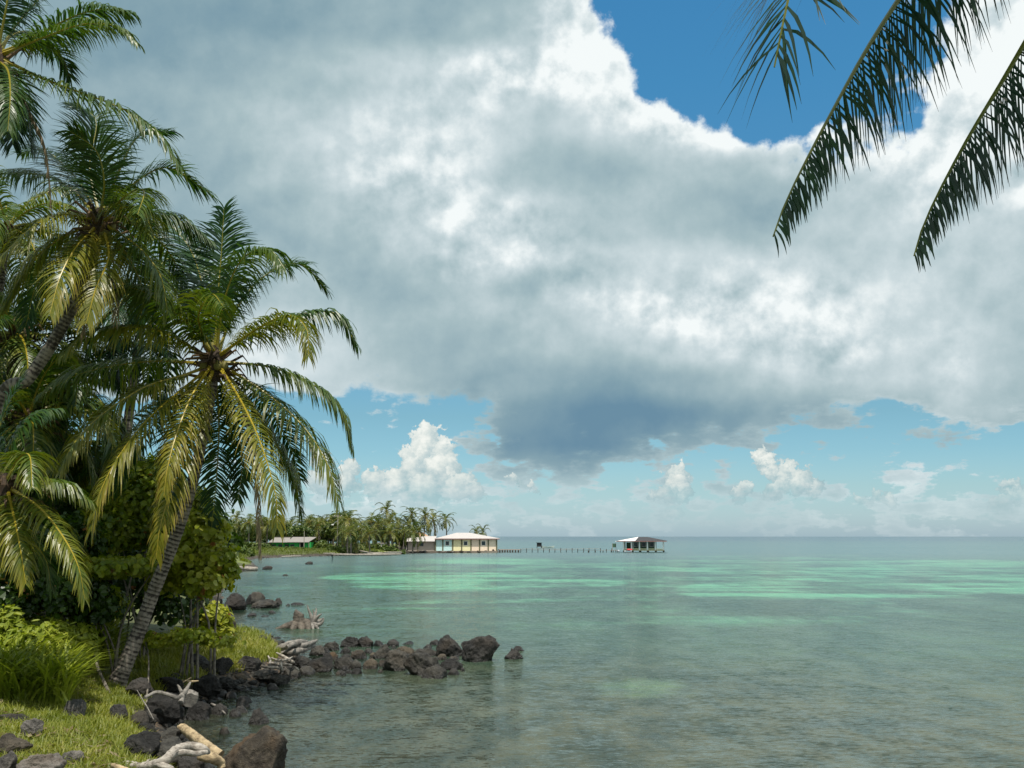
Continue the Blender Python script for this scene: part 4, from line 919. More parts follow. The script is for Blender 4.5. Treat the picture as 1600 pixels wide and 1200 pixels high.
# weathered plank-like log
wood('driftwood_log', 'weathered grey log slab lying across rocks between the grass point and the spit', 'drift_grey', [[W(428,1022,.35,.05),W(438,1015,.42,.10),W(458,1012,.5,.12),W(478,1008,.55,.10),W(494,1001,.6,.05)],[W(430,1014,.5,.05),W(445,1009,.6,.12),W(466,1004,.66,.12),W(480,1002,.6,.04)],[W(448,1012,.6,.08),W(456,1008,.66,.1),W(462,1004,.7,.03)],[W(434,1021,.3,.06),W(460,1018,.4,.13),W(486,1010,.45,.10),W(492,1006,.5,.04)]], T(460,1018,0), DG, rough=.5)
for k, (pp, lab) in enumerate([
 ([W(420,1036,.55,.035),W(440,1038,.5,.04),W(455,1039,.5,.03),W(452,1038,.5,.01)], 'white driftwood stick lying level on top of the stick pile'),
 ([W(438,1052,.25,.03),W(440,1045,.45,.04),W(438,1035,.6,.04),W(440,1030,.7,.02)], 'white driftwood stick standing upright in the stick pile'),
 ([W(432,1020,.6,.02),W(440,1024,.6,.04),W(455,1033,.5,.05),W(460,1035,.4,.02)], 'bleached branch sloping down beside the weathered log slab'),
 ([W(419,1025,.7,.02),W(422,1032,.6,.04),W(421,1038,.55,.03)], 'short white stub of driftwood by the grass tips'),
 ([W(424,1028,.6,.02),W(436,1032,.6,.035),W(450,1030,.6,.03),W(457,1026,.6,.01)], 'curved pale stick across the stick pile'),
 ([W(408,1041,.5,.03),W(425,1043,.45,.04),W(440,1044,.4,.03)], 'grey stick at the foot of the stick pile'),
 ([W(459,1041,.5,.02),W(463,1044,.45,.035),W(467,1047,.4,.02)], 'small white chip of driftwood on the rough rock')]):
    wood('driftwood_stick', lab, 'drift', [pp], pp[1][:3], DG, 'driftwood', 7, .3)
# foreground: leaning tan log, bleached branch, forked branch, sawn disc
wood('driftwood_log', 'thick tan log leaning on the rusty boulder', 'drift_tan', [[W(283,1137,.55,.075),W(292,1142,.55,.085),W(312,1158,.6,.09),W(332,1172,.65,.08),W(345,1180,.6,.08)]], T(310,1160,0), DG, sides=14, rough=.3)
wood('driftwood_branch', 'twisted bleached white branch arching over the rocks at the bottom edge', 'drift', [
 [W(196,1196,.75,.03),W(222,1198,.8,.05),W(246,1194,.9,.065),W(262,1184,1.0,.07),W(276,1172,1.02,.065),W(296,1166,1.0,.06),W(316,1170,.95,.065),W(326,1176,.85,.03)],
 [W(270,1178,1.0,.055),W(288,1176,.98,.05),W(306,1178,.92,.045),W(322,1175,.9,.04)], [W(246,1195,.9,.05),W(256,1198,.9,.06),W(268,1206,.8,.06),W(262,1216,.7,.05)], [W(222,1198,.8,.04),W(206,1192,.78,.03),W(186,1190,.75,.015)], [W(222,1198,.8,.03),W(232,1188,.75,.02),W(242,1187,.7,.01)]], T(260,1190,0), DG, sides=11, rough=.4)
wood('driftwood_log', 'short knobbly tan log end at the bottom edge beside the rusty boulder', 'drift_tan', [[W(312,1182,.7,.06),W(328,1184,.7,.075),W(343,1190,.6,.07),W(346,1200,.5,.06)]], T(325,1190,0), DG, sides=12)
wood('driftwood_stick', 'pale stick end poking into the bottom edge left of the bleached branch', 'drift_tan', [[W(176,1196,.95,.03),W(186,1200,.95,.045),W(200,1206,.9,.05)]], T(186,1200,0), DG)
wood('driftwood_branch', 'forked grey branch with a pale stub lying on the largest black boulder', 'drift_grey', [
 [W(226,1090,.85,.03),W(244,1082,.9,.035),W(262,1085,.9,.035),W(278,1090,.85,.045),W(288,1082,.9,.05),W(296,1069,1.05,.03),W(297,1067,1.07,.025)], [W(282,1098,.75,.06),W(285,1088,.85,.06),W(290,1080,.95,.05)], [W(284,1082,.9,.04),W(280,1074,.95,.03),W(277,1070,1.,.015)]], T(280,1090,0), DG, sides=10)
wood('log_disc', 'round weathered log end facing the water beside the forked grey branch', 'drift_grey', [[W(297,1094,.66,.15),W(296.8,1089,.70,.155)]], T(297,1098,0), DG, 'log', 14)
wood('driftwood_stick', 'thin pale stick leaning from the grass onto the black boulder', 'drift_grey', [[W(214,1078,.95,.006),W(222,1092,.9,.01),W(230,1105,.8,.012),W(240,1124,.65,.006)]], T(232,1110,0), DG)
wood('driftwood_stick', 'wet broken stick lying at the head of the cove', 'drift_grey', [[W(331,1100,.15,.03),W(342,1106,.12,.03),W(353,1116,.06,.015)]], T(340,1108,0), DG)
wood('driftwood_stick', 'pale twig lying behind the shaded boulders', 'drift_tan', [[W(285,1063,.8,.015),W(298,1065,.8,.025),W(310,1064,.8,.015)], [W(286,1066,.8,.01),W(298,1059,.85,.02)]], T(298,1066,0), DG)
# logs on the far side of the cove
wood('driftwood_log', 'long pale log on the shore beyond the bright bush', 'drift', [[W(366,886,.5,.10),W(380,888,.3,.22),W(398,889,.2,.22),W(402,888,.2,.10)]], T(384,890,0), DG)
wood('driftwood_log', 'thinner log behind the long pale log beyond the bright bush', 'drift_grey', [[W(362,883,.4,.08),W(380,883,.4,.16),W(396,882,.3,.08)]], T(380,885,0), DG)

# ------------------------------------------------------------------ far shore
def far_pt(px, d): x_ = P(px, 850, d)[0]; return np.array([x_, d, hz(x_, d)])
FG2 = 'coconut palms in the far grove'
protos = []
def far_palm_proto(seed, H, nf=17, L=3.9, age=(.1, .9)):
    rg = random.Random(seed); rn = np.random.RandomState(seed)
    root = empty('coconut_palm', (0, 0, -50), 'coconut palm standing in the dense grove along the far shore', 'palm tree', FG2)
    lean = rg.uniform(-1.2, 1.2); top = np.array([lean, rg.uniform(-.6, .6), H])
    b = Buf(); p = spline([[0, 0, -.8], [lean * .1, 0, H * .3], [lean * .5, 0, H * .65], list(top)], 14); tube(b, p, np.linspace(.22, .13, 14), 7, .6); b.build('trunk', M['trunk'], root)
    b = Buf()
    for i in range(nf):
        az_ = i * 2.4 + rg.uniform(-.3, .3); el_ = R(74 - 112 * i / nf + rg.uniform(-8, 8)); path = spline(auto_path(top, az_, el_, L * rg.uniform(.85, 1.1), R(rg.uniform(80, 115))), 14)
        leaflets(b, path, rn, 22, .85, .13, .12, (28, 60), .4, .2, rg.uniform(*age) * (.5 + .5 * i / nf), 0, 2, drop=.05)
        tube(b, path, np.linspace(.06, .02, 14), 4, .9, 0, cap=False)
    b.build('crown', M['farpalm'], root); protos.append(root); return root
for s in range(6): far_palm_proto(400 + s, [7.5, 6.2, 8.5, 4.6, 3.0, 5.4][s])
tprotos = []
def far_tree_proto(seed, wd, H):
    rg = np.random.RandomState(seed); root = empty('broadleaf_tree', (0, 0, -50), 'broad leafy tree in the thick growth of the far shore', 'tree', 'leafy trees of the far grove')
    cs = []; rd = []
    for i in range(9):
        cs.append([rg.uniform(-.6, .6) * wd, rg.uniform(-.5, .5) * wd, H * rg.uniform(.45, .9)]); rd.append([wd * rg.uniform(.28, .45), wd * rg.uniform(.28, .4), H * rg.uniform(.12, .22)])
    b = Buf(); leaves(b, cs, rd, 1500, .42, rg, (.05, 1.), 1.2, .5, .6); b.build('crown', M['jungle'], root)
    b = Buf(); tube(b, [[0, 0, -.8], [.1, 0, H * .3], [0, .1, H * .6]], [.25, .2, .12], 6, .5)
    for c in cs[:5]: tube(b, [[0, .05, H * .35], [c[0] * .5, c[1] * .5, H * .55], c], [.12, .09, .03], 5, .5)
    b.build('trunk', M['bark'], root); tprotos.append(root); return root
for s in range(4): far_tree_proto(500 + s, [3.2, 4.2, 2.6, 3.6][s], [6.5, 7.5, 5.0, 8.5][s])
bprotos = []
for s in range(3):
    rgb = np.random.RandomState(600 + s); root = empty('shrub', (0, 0, -50), 'low shrub at the foot of the far grove', 'bush', 'shrubs of the far shore')
    cs = [[rgb.uniform(-1.2, 1.2), rgb.uniform(-.8, .8), rgb.uniform(.3, 1.0)] for _ in range(6)]; rd = [[rgb.uniform(.5, .9), .6, rgb.uniform(.35, .7)] for _ in range(6)]
    b = Buf(); leaves(b, cs, rd, 600, .32, rgb, (.3, 1.), 1.2, .5, .6); b.build('foliage', M['jungle'], root); bprotos.append(root)
used = set()
def put(src, px, d, rz, sc, label=None, tilt=0):
    p = far_pt(px, d)
    if src.name not in used:
        used.add(src.name); src.location = tuple(map(float, p)); src.rotation_euler = (tilt, 0, rz); src.scale = (sc,) * 3
        if label: src['label'] = label
        return src
    return copy_tree(src, p, rz, sc, label or src.get('label0') or src['label'], tilt)
for r_ in protos + tprotos + bprotos: r_['label0'] = r_['label']
# distinct palms: (px, crown row, distance, label)
for k, (px, row, d, sc, lab) in enumerate([
 (606, 799, 278, 1.0, 'tallest palm of the far grove, left of four above the long house'), (640, 804, 284, 1.0, 'palm with a wide crown above the left end of the long house'),
 (662, 808, 290, .95, 'palm just right of the wide crowned one above the long house'), (697, 812, 292, 1.0, 'palm at the right end of the row above the long house'),
 (682, 814, 300, .9, 'palm set back between two others above the long house'),
 (742, 832, 320, .8, 'small palm peeping over the right half of the long house roof'), (752, 833, 326, .7, 'smallest palm crown behind the right end of the long house roof'),
 (560, 832, 242, .95, 'yellowish young palm with spreading fronds right of the utility pole'), (578, 834, 246, .95, 'second yellowish young palm right of the utility pole')]):
    src = protos[[0, 2, 0, 2, 5, 3, 4, 4, 3][k]]; Hs = [7.5, 6.2, 8.5, 4.6, 3.0, 5.4][protos.index(src)]
    p = far_pt(px, d); top = P(px, row, d)[2]; s_c = max(.35, (top - p[2]) / Hs)
    o = put(src, px, d, k * 1.7, min(sc, s_c) if s_c < sc else sc, lab)
    o.scale = (sc, sc, s_c if abs(s_c - sc) < .8 else sc); 
rg = random.Random(77)
for i in range(58):
    px = rg.uniform(325, 655); d = rg.uniform(236, 300) if px < 560 else rg.uniform(262, 305)
    if 408 < px < 500 and d < 262: d = rg.uniform(264, 300)
    k = rg.choice([0, 1, 1, 3, 3, 5, 5]); topz = 4.2 + 30 / F * d * rg.uniform(.1, .95); g_ = far_pt(px, d)[2]
    sc = min(1.15, max(.5, (topz - g_) / [7.5, 6.2, 8.5, 4.6, 3.0, 5.4][k])); o = put(protos[k], px, d, rg.uniform(0, 6.28), sc); o.scale = (max(.75, sc),) * 2 + (sc,)
for i in range(34):
    px = rg.uniform(330, 648); d = rg.uniform(250, 310)
    if px > 560: d = rg.uniform(275, 312)
    put(tprotos[i % 4], px, d, rg.uniform(0, 6.28), rg.uniform(.6, .98) * (.92 if px > 560 else 1))
for i in range(40): put(tprotos[i % 4], 335 + i * 7.8 + rg.uniform(-4, 4), rg.uniform(292, 315), rg.uniform(0, 6.28), rg.uniform(.42, .7))
put(tprotos[1], 528, 262, .4, 1.12, 'flat topped tree rising highest behind the utility pole')
for i in range(52):
    px = rg.uniform(375, 628); d = rg.uniform(236, 262) if px < 540 else rg.uniform(246, 268)
    if 418 < px < 492: d = rg.uniform(236, 242)
    if px < 410: d = rg.uniform(200, 236) if rg.random() < .5 else d
    put(bprotos[i % 3], px, d, rg.uniform(0, 6.28), rg.uniform(.5, 1.15) if not 418 < px < 492 else .35)

# low undergrowth strip: grass on the far bank
pts = scatter(-75, -18, 150, 262, 60000, 15, lambda x, y, h, s, px: (s > .6) & (s < 18) & (h > .3) & (px > 370) & (px < 640))
blades('far_bank_grass', 'grass', pts, .15, .5, .12, 16, .5, 'rough green grass on the far bank before the green house', (.0, .45))

# buildings -------------------------------------------------------
def rbox(o, name, mt, lo, hi, parent=None): b = Buf(); box(b, lo, hi); return b.build(name, M[mt], parent or o)
def slab(o, name, mt, quad, th=.1, parent=None):
    """a sloping sheet with thickness"""
    q_ = np.array(quad, float); lo = q_ - np.array([0, 0, th]); n_ = len(q_); b = Buf()
    b.add(q_, [list(range(n_))]); b.add(lo, [list(range(n_))[::-1]])
    b.add(np.vstack([q_, lo]), [[i, i + n_, (i + 1) % n_ + n_, (i + 1) % n_] for i in range(n_)]); return b.build(name, M[mt], parent or o)
def window(o, x0, x1, z0, z1, y, fm='white'):
    b = Buf(); t_ = .1
    box(b, (x0 - t_, y - .08, z0 - t_), (x1 + t_, y - .003, z0)); box(b, (x0 - t_, y - .08, z1), (x1 + t_, y - .003, z1 + t_)); box(b, (x0 - t_, y - .08, z0), (x0, y - .003, z1)); box(b, (x1, y - .08, z0), (x1 + t_, y - .003, z1))
    f = b.build('window', M[fm], o); b = Buf(); box(b, (x0, y - .04, z0), (x1, y - .004, z1)); b.build('pane', M['glass'], f); return f
hd_ = 279.0; pxm = hd_ / F
def X(px, d=hd_): return P(px, 850, d)[0]
o0 = (X(728), hd_, 0)
h_ = empty('long_house', o0, 'long low seaside house in pale blue, yellow and peach panels under a white hip roof', 'house')
def lx(px): return X(px) - o0[0]
zT, zB = 3.55, .45; dep = 9.0
for (a, c_, mt) in ((680, 706, 'cyan'), (706, 735, 'yellow'), (735, 776.5, 'peach')):
    o = rbox(h_, 'wall', mt, (lx(a), 0, zB), (lx(c_), dep, zT)); o['label'] = {'cyan': 'pale blue wall panel', 'yellow': 'pale yellow wall panel', 'peach': 'peach wall panel'}[mt]
for a in (680.6, 692, 707.5, 721.5, 736, 749.5, 763, 776):
    rbox(h_, 'pilaster', 'trim', (lx(a) - .16, -.16, zB), (lx(a) + .16, -.003, zT - .004))
rbox(h_, 'foundation', 'stone', (lx(679), -1.6, -.6), (lx(777.5), dep + .2, zB - .003))
ev = .7; x0, x1 = lx(680) - .1, lx(776.5) + ev; rl, rr_ = lx(712), lx(733); zr = 5.15; y0, y1 = -ev, dep + ev; ym = dep / 2
slab(h_, 'roof', 'roofw', [(x0, y0, zT + .1), (x1, y0, zT + .1), (rr_, ym, zr), (rl, ym, zr)])
slab(h_, 'roof', 'roofw', [(x1, y0, zT + .1), (x1, y1, zT + .1), (rr_, ym, zr)]); slab(h_, 'roof', 'roofw', [(x1, y1, zT + .1), (x0, y1, zT + .1), (rl, ym, zr), (rr_, ym, zr)]); slab(h_, 'roof', 'roofw', [(x0, y1, zT + .1), (x0, y0, zT + .1), (rl, ym, zr)])
rbox(h_, 'fascia', 'eave', (x0, y0 - .06, zT - .16), (x1, y0 - .003, zT + .08))
for a in (699, 727.5, 755.5): window(h_, lx(a) - .45, lx(a) + .45, 1.9, 2.9, 0, 'white')
# grey block wing, a house-attached part of the same building
rbox(h_, 'wall', 'block', (lx(637), .4, zB), (lx(680) - .17, dep - 1, 2.9))['label'] = 'bare grey block wall of the left wing'
rbox(h_, 'foundation', 'stone', (lx(635), -1.5, -.6), (lx(679) - .003, dep - .8, zB - .003))
slab(h_, 'roof', 'roofw', [(lx(634), -.5, 2.95), (lx(680.5), -.5, 2.95), (lx(680.5), 2.6, 3.75), (lx(634), 2.6, 3.75)])
slab(h_, 'roof', 'roofw', [(lx(640), 2.6, 3.72), (lx(680), 2.6, 3.72), (lx(680), 5.0, 4.25), (lx(662), 5.0, 4.25)])
rbox(h_, 'pilaster', 'trim', (lx(652.6) - .1, .27, zB), (lx(652.6) + .1, .397, 2.89)); rbox(h_, 'corner_post', 'dark', (lx(635.2), .2, zB), (lx(636.8), .5, 2.9))
window(h_, lx(658.5) - .45, lx(658.5) + .45, 1.7, 2.5, .4, 'roofg')
# rubble footing rocks in front of the house
rg = random.Random(12)
for i in range(30):
    px = rg.uniform(632, 776); w = rg.uniform(3, 8); rock(px - w / 2, px + w / 2, 863.0 - rg.uniform(1.5, 3.2), 863.6, 'rubble stone along the footing of the long house', rg.choice(['rock', 'rock_grey', 'rock_brown']), 'rubble along the long house', name='stone', seed=400 + i)
rock(767, 774, 857.5, 863.4, 'dark round boulder at the right corner of the long house', 'rock_dark', None)
# orange roofed house behind
d2 = 303.; hb = empty('small_house', (X(650, d2), d2, 1.), 'small house with a rusty orange roof behind the grey wing of the long house', 'house')
wx = 36 / F * d2 / 2
rbox(hb, 'wall', 'white', (-wx - .8, 0, -.6), (wx, 7, 2.7)); slab(hb, 'roof', 'roofo', [(-wx - 1.2, -.6, 2.75), (wx + .6, -.6, 2.75), (wx * .5, 3.5, 4.3), (-wx * .6, 3.5, 4.3)]); slab(hb, 'roof', 'roofo', [(wx + .6, 7.6, 2.75), (-wx - 1.2, 7.6, 2.75), (-wx * .6, 3.5, 4.3), (wx * .5, 3.5, 4.3)])
slab(hb, 'roof', 'roofo', [(-wx - 1.2, 7.6, 2.75), (-wx - 1.2, -.6, 2.75), (-wx * .6, 3.5, 4.3)]); slab(hb, 'roof', 'roofo', [(wx + .6, -.6, 2.75), (wx + .6, 7.6, 2.75), (wx * .5, 3.5, 4.3)])
window(hb, -wx + .3, -wx + 1.2, .9, 1.9, 0)
# shed between trees
ds_ = 262.; sh = empty('white_shed', (X(596, ds_), ds_, 1.0), 'small pale shed between the trunks left of the long house', 'shed')
rbox(sh, 'wall', 'white', (-.9, 0, -.4), (.9, 1.6, 1.5)); slab(sh, 'roof', 'roofg', [(-1.1, -.2, 1.5), (1.1, -.2, 1.5), (1.1, 1.8, 1.75), (-1.1, 1.8, 1.75)]); rbox(sh, 'door', 'dark', (.1, -.05, -.2), (.6, -.003, 1.2))
# green house
d3 = 247.; g0 = X(455, d3); gh = empty('green_house', (g0, d3, 1.1), 'bright green wooden house with a low grey tin roof on the far shore', 'house')
def l3(px): return X(px, d3) - g0
zE, zR = 1.75, 2.95
rbox(gh, 'wall', 'green', (l3(424), 0, -.5), (l3(452), 5, zE)); rbox(gh, 'wall', 'green', (l3(453), -.8, -.5), (l3(468), 4.9, zE - .01)); rbox(gh, 'wall', 'green', (l3(476), -.8, -.5), (l3(487), 4.9, zE - .01)); rbox(gh, 'wall', 'dark', (l3(468) + .003, .2, -.5), (l3(476) - .003, 4.8, zE - .02))['label'] = 'dark block in place of the shaded open doorway'  # last box: solid dark block painting the shade inside the open doorway
rbox(gh, 'wall', 'dark', (l3(412), 1, -.5), (l3(424) - .003, 5, zE - .2))['label'] = 'dark block in place of the shaded open lean-to at the left end'  # near-black block stands for the shade within the open lean-to
slab(gh, 'roof', 'roofg', [(l3(421), -.9, zE + .02), (l3(453), -.9, zE + .02), (l3(450), 2.6, zR - .15), (l3(424), 2.6, zR - .15)]); slab(gh, 'roof', 'roofg', [(l3(450), -1.5, zE + .06), (l3(484), -1.5, zE + .06), (l3(491), 2.6, zR), (l3(454), 2.6, zR)]); slab(gh, 'roof', 'roofg', [(l3(484), 6, zE), (l3(421), 6, zE), (l3(424), 2.6, zR - .02), (l3(491), 2.6, zR - .02)])
for a in (428, 438, 448, 458): window(gh, l3(a) - .4, l3(a) + .4, .3, 1.2, 0 if a < 452 else -.8, 'dkgreen')
rbox(gh, 'step', 'roofg', (l3(424), -.6, -.55), (l3(452), -.003, -.1))
rbox(gh, 'veranda_post', 'polewood', (l3(470), -1.3, -.6), (l3(470) + .12, -1.18, zE)); rbox(gh, 'veranda_post', 'polewood', (l3(484), -1.3, -.6), (l3(484) + .12, -1.18, zE))
# poles
def upole(px, ytop, d, label, arm=True, r=.14):
    p = far_pt(px, d); top = P(px, ytop, d)[2] - p[2]; root = empty('utility_pole' if arm else 'wooden_post', p, label, 'pole')
    b = Buf(); tube(b, [[0, 0, -.5], [0, 0, top * .5], [0, 0, top]], [r, r * .9, r * .75], 8, .5); b.build('pole', M['polewood'], root)
    if arm:
        rbox(root, 'crossarm', 'polewood', (-.95, -.08, top - .45), (.95, .08, top - .27))
        for k in (-.8, -.3, .3, .8):
            b = Buf(); tube(b, [[k, 0, top - .267], [k, 0, top - .1]], [.05, .035], 6); b.build('insulator', M['white'], root)
        b = Buf(); tube(b, [[-1.0, -.3, top * .72], [-.4, -.2, top * .8], [0, -.12, top * .8]], .035, 5); b.build('lamp_arm', M['metal'], root); rbox(root, 'lamp_head', 'white', (-1.35, -.45, top * .70), (-.85, -.2, top * .73))
upole(527, 804, 245, 'utility pole with crossarm standing before the far palm grove'); upole(475, 830, 238, 'thin bare pole in front of the green house', False, .1)
# far shore driftwood and stones
for k, (a, lab) in enumerate([([W(520,866.2,.3,.12),W(540,866.6,.25,.2),W(560,866.8,.2,.12)], 'pale log on the far beach below the utility pole'), ([W(558,866.6,.3,.15),W(590,866.8,.25,.26),W(626,866,.25,.14)], 'longest pale log along the far beach left of the long house'), ([W(600,863,.7,.1),W(614,863.4,.6,.18),W(628,863,.6,.1)], 'log above the longest pale log near the grey wing'),
 ([W(556,858,1.3,.1),W(563,861,.9,.2),W(575,863,.7,.12)], 'slanting driftwood snag on the far bank'), ([W(505,864.5,.6,.08),W(516,865,.5,.14),W(526,864,.5,.08)], 'short log on the far beach left of the pole'), ([W(575,863.5,.6,.08),W(588,864.5,.5,.18),W(598,863.6,.6,.08)], 'grey log lying against the far bank'), ([W(440,870,.3,.1),W(455,869.6,.3,.16),W(470,869,.3,.1)], 'driftwood log on the beach before the green house')]):
    wood('driftwood_log', lab, 'drift', [a], a[1][:3], 'driftwood on the far beach')
wood('driftwood_stick', 'upright snag on the far beach below the young palms', 'drift', [[W(519,866,.2,.15),W(519.5,866,.9,.1),W(518.5,866,1.3,.04)]], T(519, 866, 0), 'driftwood on the far beach')
for i in range(44):
    px = rg.uniform(405, 632); yy_ = np.interp(px, [405, 450, 500, 560, 632], [872.4, 870.7, 869.2, 867.3, 865.8]); w = rg.uniform(3, 9)
    rock(px - w / 2, px + w / 2, yy_ - rg.uniform(1., 2.6), yy_ + rg.uniform(-.6, .4), 'stone on the rubbly far beach', rg.choice(['rock', 'rock_grey', 'rock_brown', 'rock_dark']), 'stones of the far beach', name='stone', seed=500 + i)

# pier --------------------------------------------------------------
dp = 281.
dk = empty('dock', (X(796, dp), dp, 0), 'low wooden dock on thick dark piles at the right end of the long house', 'dock')
def lp(px, c=796): return X(px, dp) - X(c, dp)
rbox(dk, 'deck', 'plank', (lp(778), -1.2, .62), (lp(813), 1.4, .84))
for a in (781, 785, 789, 793, 797, 801, 805.5, 810):
    for yy2 in (-1.0, 1.1):
        b = Buf(); tube(b, [[lp(a), yy2, -2], [lp(a), yy2, .617]], .2, 7); b.build('pile', M['pile'], dk)
pw = empty('footbridge', (X(880, dp), dp, 0), 'long rickety footbridge of thin planks on posts running out to the stilt hut', 'footbridge')
q_ = lambda px: lp(px, 880)
for i, a in enumerate(np.linspace(813.5, 956, 17)):
    top = .95 + .25 * ((i * 37) % 5) / 5
    b = Buf(); tube(b, [[q_(a), 0 if i % 2 else .7, -2], [q_(a) + .05, 0 if i % 2 else .7, top]], .10, 6); b.build('post', M['pile'], pw)
b = Buf(); box(b, (q_(813.3), .1, .62), (q_(900), .62, .70)); box(b, (q_(902), .08, .55), (q_(956), .6, .63)); b.build('walkway', M['plank'], pw)
b = Buf(); tube(b, [[q_(815), -.05, .98], [q_(870), -.05, .9], [q_(936), -.05, 1.0]], .035, 5); b.build('handrail', M['plank'], pw)
for i, a in enumerate((918, 929, 941)):
    b = Buf(); tube(b, [[X(a, dp), dp - 1.2, -1.5], [X(a, dp) + .1, dp - 1.2, .5]], .13, 6); o = b.build('mooring_post', M['pile']); tag(o, ['broken mooring post in front of the footbridge, farthest from the stilt hut', 'broken mooring post midway in front of the footbridge', 'broken mooring post in front of the footbridge, nearest the stilt hut'][i], 'post', 'broken mooring posts')
# stilt hut
dh = 284.; hx = X(1003, dh); hut = empty('stilt_hut', (hx, dh + 3, 0), 'open stilt hut with white posts standing in the sea beyond the footbridge', 'hut', rz=R(-9))
hw = 62 / F * dh / 2; hdp = 4.2
xo = .9
rbox(hut, 'deck', 'deck', (-hw + xo, -hdp, .42), (hw + xo, hdp, .66))
for i in range(6):
    px_ = -hw + xo + .12 + (2 * hw - .24) * i / 5
    rbox(hut, 'post', 'white', (px_ - .19, -hdp, .663), (px_ + .19, -hdp + .3, 3.0)); rbox(hut, 'post', 'white', (px_ - .1, hdp - .2, .663), (px_ + .1, hdp, 3.0))
    for yy2 in (-hdp + .3, 0, hdp - .3):
        b = Buf(); tube(b, [[px_, yy2, -2.5], [px_, yy2, .417]], .19, 7); b.build('pile', M['pile'], hut)
for yy2 in (-2.2, 0, 2.2): rbox(hut, 'post', 'dkgreen', (-hw + xo, yy2 - .1, .663), (-hw + xo + .2, yy2 + .1, 3.0))
rbox(hut, 'room_wall', 'dkgreen', (-hw + xo + 2.6, -1.6, .663), (-hw + xo + 8.6, 3.6, 2.98))
rbox(hut, 'partition', 'dkgreen', (-hw + xo + .6, .8, .663), (-hw + xo + 2.3, .95, 2.6))
for a in (3.1, 5.2, 7.3): window(hut, -hw + xo + a - .3, -hw + xo + a + .6, 1.55, 2.6, -1.6, 'roofw')
rbox(hut, 'railing', 'yellow', (-hw + xo, -hdp + .02, .80), (hw + xo, -hdp + .08, .98))
e = 1.0; X0, X1 = -hw + xo - 2.0, hw + xo + .8; Y0, Y1 = -hdp - e, hdp + e; zt, za = 3.02, 4.05; ax_ = xo - .6
slab(hut, 'roof', 'darkroof', [(X0 + 5.2, Y0, zt), (X1, Y0, zt), (ax_ + 1.6, 0, za), (ax_ - .8, 0, za)])['label'] = 'dark front slope'  # front slope coloured dark, left slope and front corner white
slab(hut, 'roof', 'white', [(X0, Y1, zt - .1), (X0, Y0, zt - .1), (ax_ - .8, 0, za)])['label'] = 'white left slope'
slab(hut, 'roof', 'white', [(X0, Y0, zt - .1), (X0 + 5.2, Y0, zt), (ax_ - .8, 0, za)])['label'] = 'white front corner of the roof'
slab(hut, 'roof', 'darkroof', [(X1, Y0, zt), (X1, Y1, zt), (ax_ + 1.6, 0, za)]); slab(hut, 'roof', 'darkroof', [(X1, Y1, zt), (X0, Y1, zt), (ax_ - .8, 0, za), (ax_ + 1.6, 0, za)])
rbox(hut, 'fascia', 'eave', (X0 + .3, Y0 - .06, zt - .22), (X1, Y0 - .003, zt - .02))
st_ = empty('landing_stage', (X(959, dh), dh, 0), 'small covered landing stage with steps at the left side of the stilt hut', 'landing')
rbox(st_, 'deck', 'plank', (-.9, -.8, .5), (.9, .8, .62)); rbox(st_, 'shed', 'dkgreen', (-.4, -.3, 1.3), (.5, .4, 2.3)); 
for a in (-.8, -.2, .4, .8):
    b = Buf(); tube(b, [[a, -.7, -2], [a, -.7, .497]], .1, 6); b.build('post', M['pile'], st_)
for a in (-.45, .5): rbox(st_, 'upright', 'plank', (a, -.4, .623), (a + .1, -.32, 2.4))
v2, f2 = ico(3)
for px_, z_, r_, mt, lab in ((966.5, .35, .34, 'metal', 'pale round float hanging at the left corner of the stilt hut'), (976.5, .25, .30, 'metal', 'pale round float below the first white post of the stilt hut'), (986, .3, .26, 'metal', 'pale float right beneath the red kayak')):
    b = Buf(); b.add(v2 * r_ * np.array([1, 1, .92]), f2); tube(b, [[0, 0, r_ * .85], [0, 0, r_ * 1.15]], [.06, .05], 6); o = b.build('mooring_buoy', M[mt], smooth=True); o.location = (X(px_, dh - 3), dh - 2.9, z_); tag(o, lab, 'buoy', 'floats under the stilt hut')
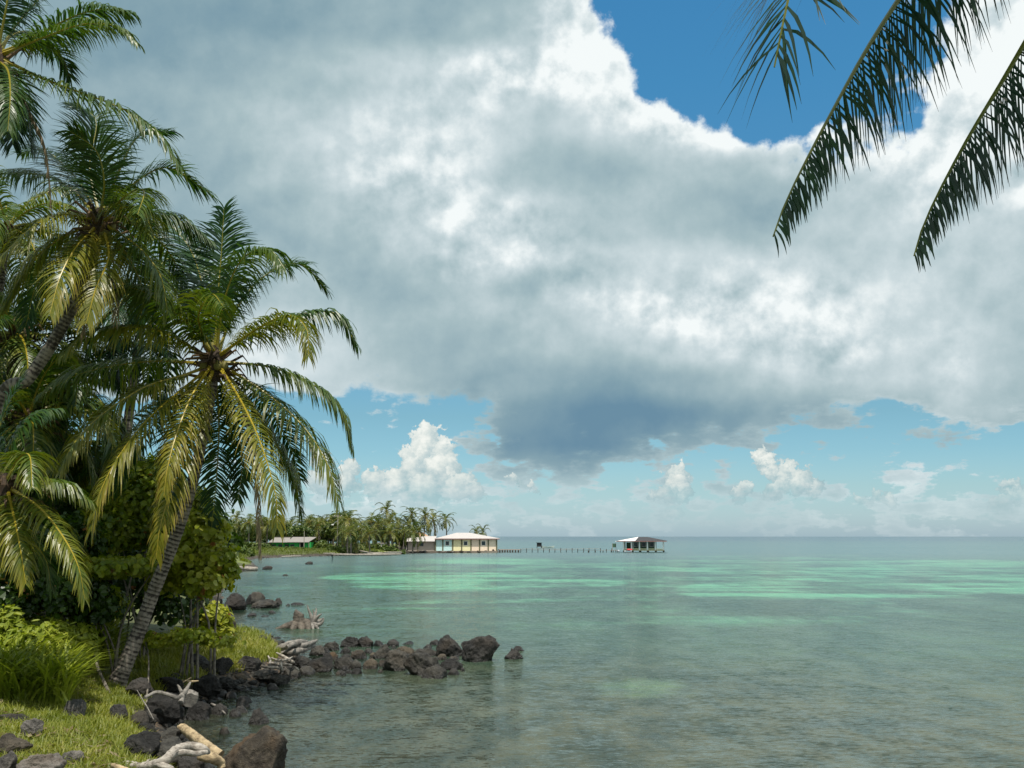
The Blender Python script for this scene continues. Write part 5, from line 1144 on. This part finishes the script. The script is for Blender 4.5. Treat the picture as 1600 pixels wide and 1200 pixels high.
b = Buf(); p_ = spline([[-.75, 0, .1], [-.5, 0, 0], [0, 0, -.03], [.5, 0, 0], [.75, 0, .12]], 18); tube(b, p_, .26 * np.sqrt(np.clip(1 - np.linspace(-1, 1, 18) ** 4, .01, 1)), 10); o = b.build('kayak', M['red'], smooth=True); o.location = (X(984, dh - 3), dh - 2.4, .72); tag(o, 'small red kayak hung at the front of the stilt hut between its white posts', 'kayak')
# boat and raft offshore
db = 385.
bo = empty('rowing_boat', (X(856, db), db, 0), 'pale open boat moored beyond the footbridge beside a dark box', 'boat', rz=.1)
b = Buf(); n_ = 17; xs_ = np.linspace(-2.3, 2.3, n_); rows_ = []
for i, xx_ in enumerate(xs_):
    k = 1 - abs(xx_ / 2.35) ** 3; w_ = .72 * k ** .6; sheer = .55 + .35 * (xx_ / 2.3) ** 2
    rows_.append([(xx_, -w_, sheer), (xx_, -w_ * .8, .12), (xx_, 0, -.1), (xx_, w_ * .8, .12), (xx_, w_, sheer), (xx_, w_ * .88, sheer), (xx_, w_ * .65, .2), (xx_, 0, .05), (xx_, -w_ * .65, .2), (xx_, -w_ * .88, sheer)])
V = np.array(rows_).reshape(-1, 3); i, j = np.meshgrid(np.arange(n_ - 1), np.arange(10), indexing='ij'); j2 = (j + 1) % 10
b.add(V, np.stack([i * 10 + j, i * 10 + j2, (i + 1) * 10 + j2, (i + 1) * 10 + j], -1).reshape(-1, 4)); b.build('hull', M['boat'], bo)
for a in (-1.1, .2, 1.3): rbox(bo, 'thwart', 'plank', (a, -.55, .38), (a + .25, .55, .43))
rf = empty('boat_shelter', (X(842.5, db), db, 0), 'dark roofed shelter on piles standing in the sea beside the open boat', 'shelter')
rbox(rf, 'cabin', 'dark', (-.85, -.8, .5), (.85, .8, 1.9)); slab(rf, 'roof', 'dark', [(-1.15, -1.1, 2.0), (1.15, -1.1, 1.95), (1.15, 1.1, 1.95), (-1.15, 1.1, 2.0)])
for a in (-.8, .8):
    for c_ in (-.7, .7): b = Buf(); tube(b, [[a, c_, -3], [a, c_, .497]], .12, 6); b.build('pile', M['pile'], rf)
print('objects', len(bpy.data.objects))
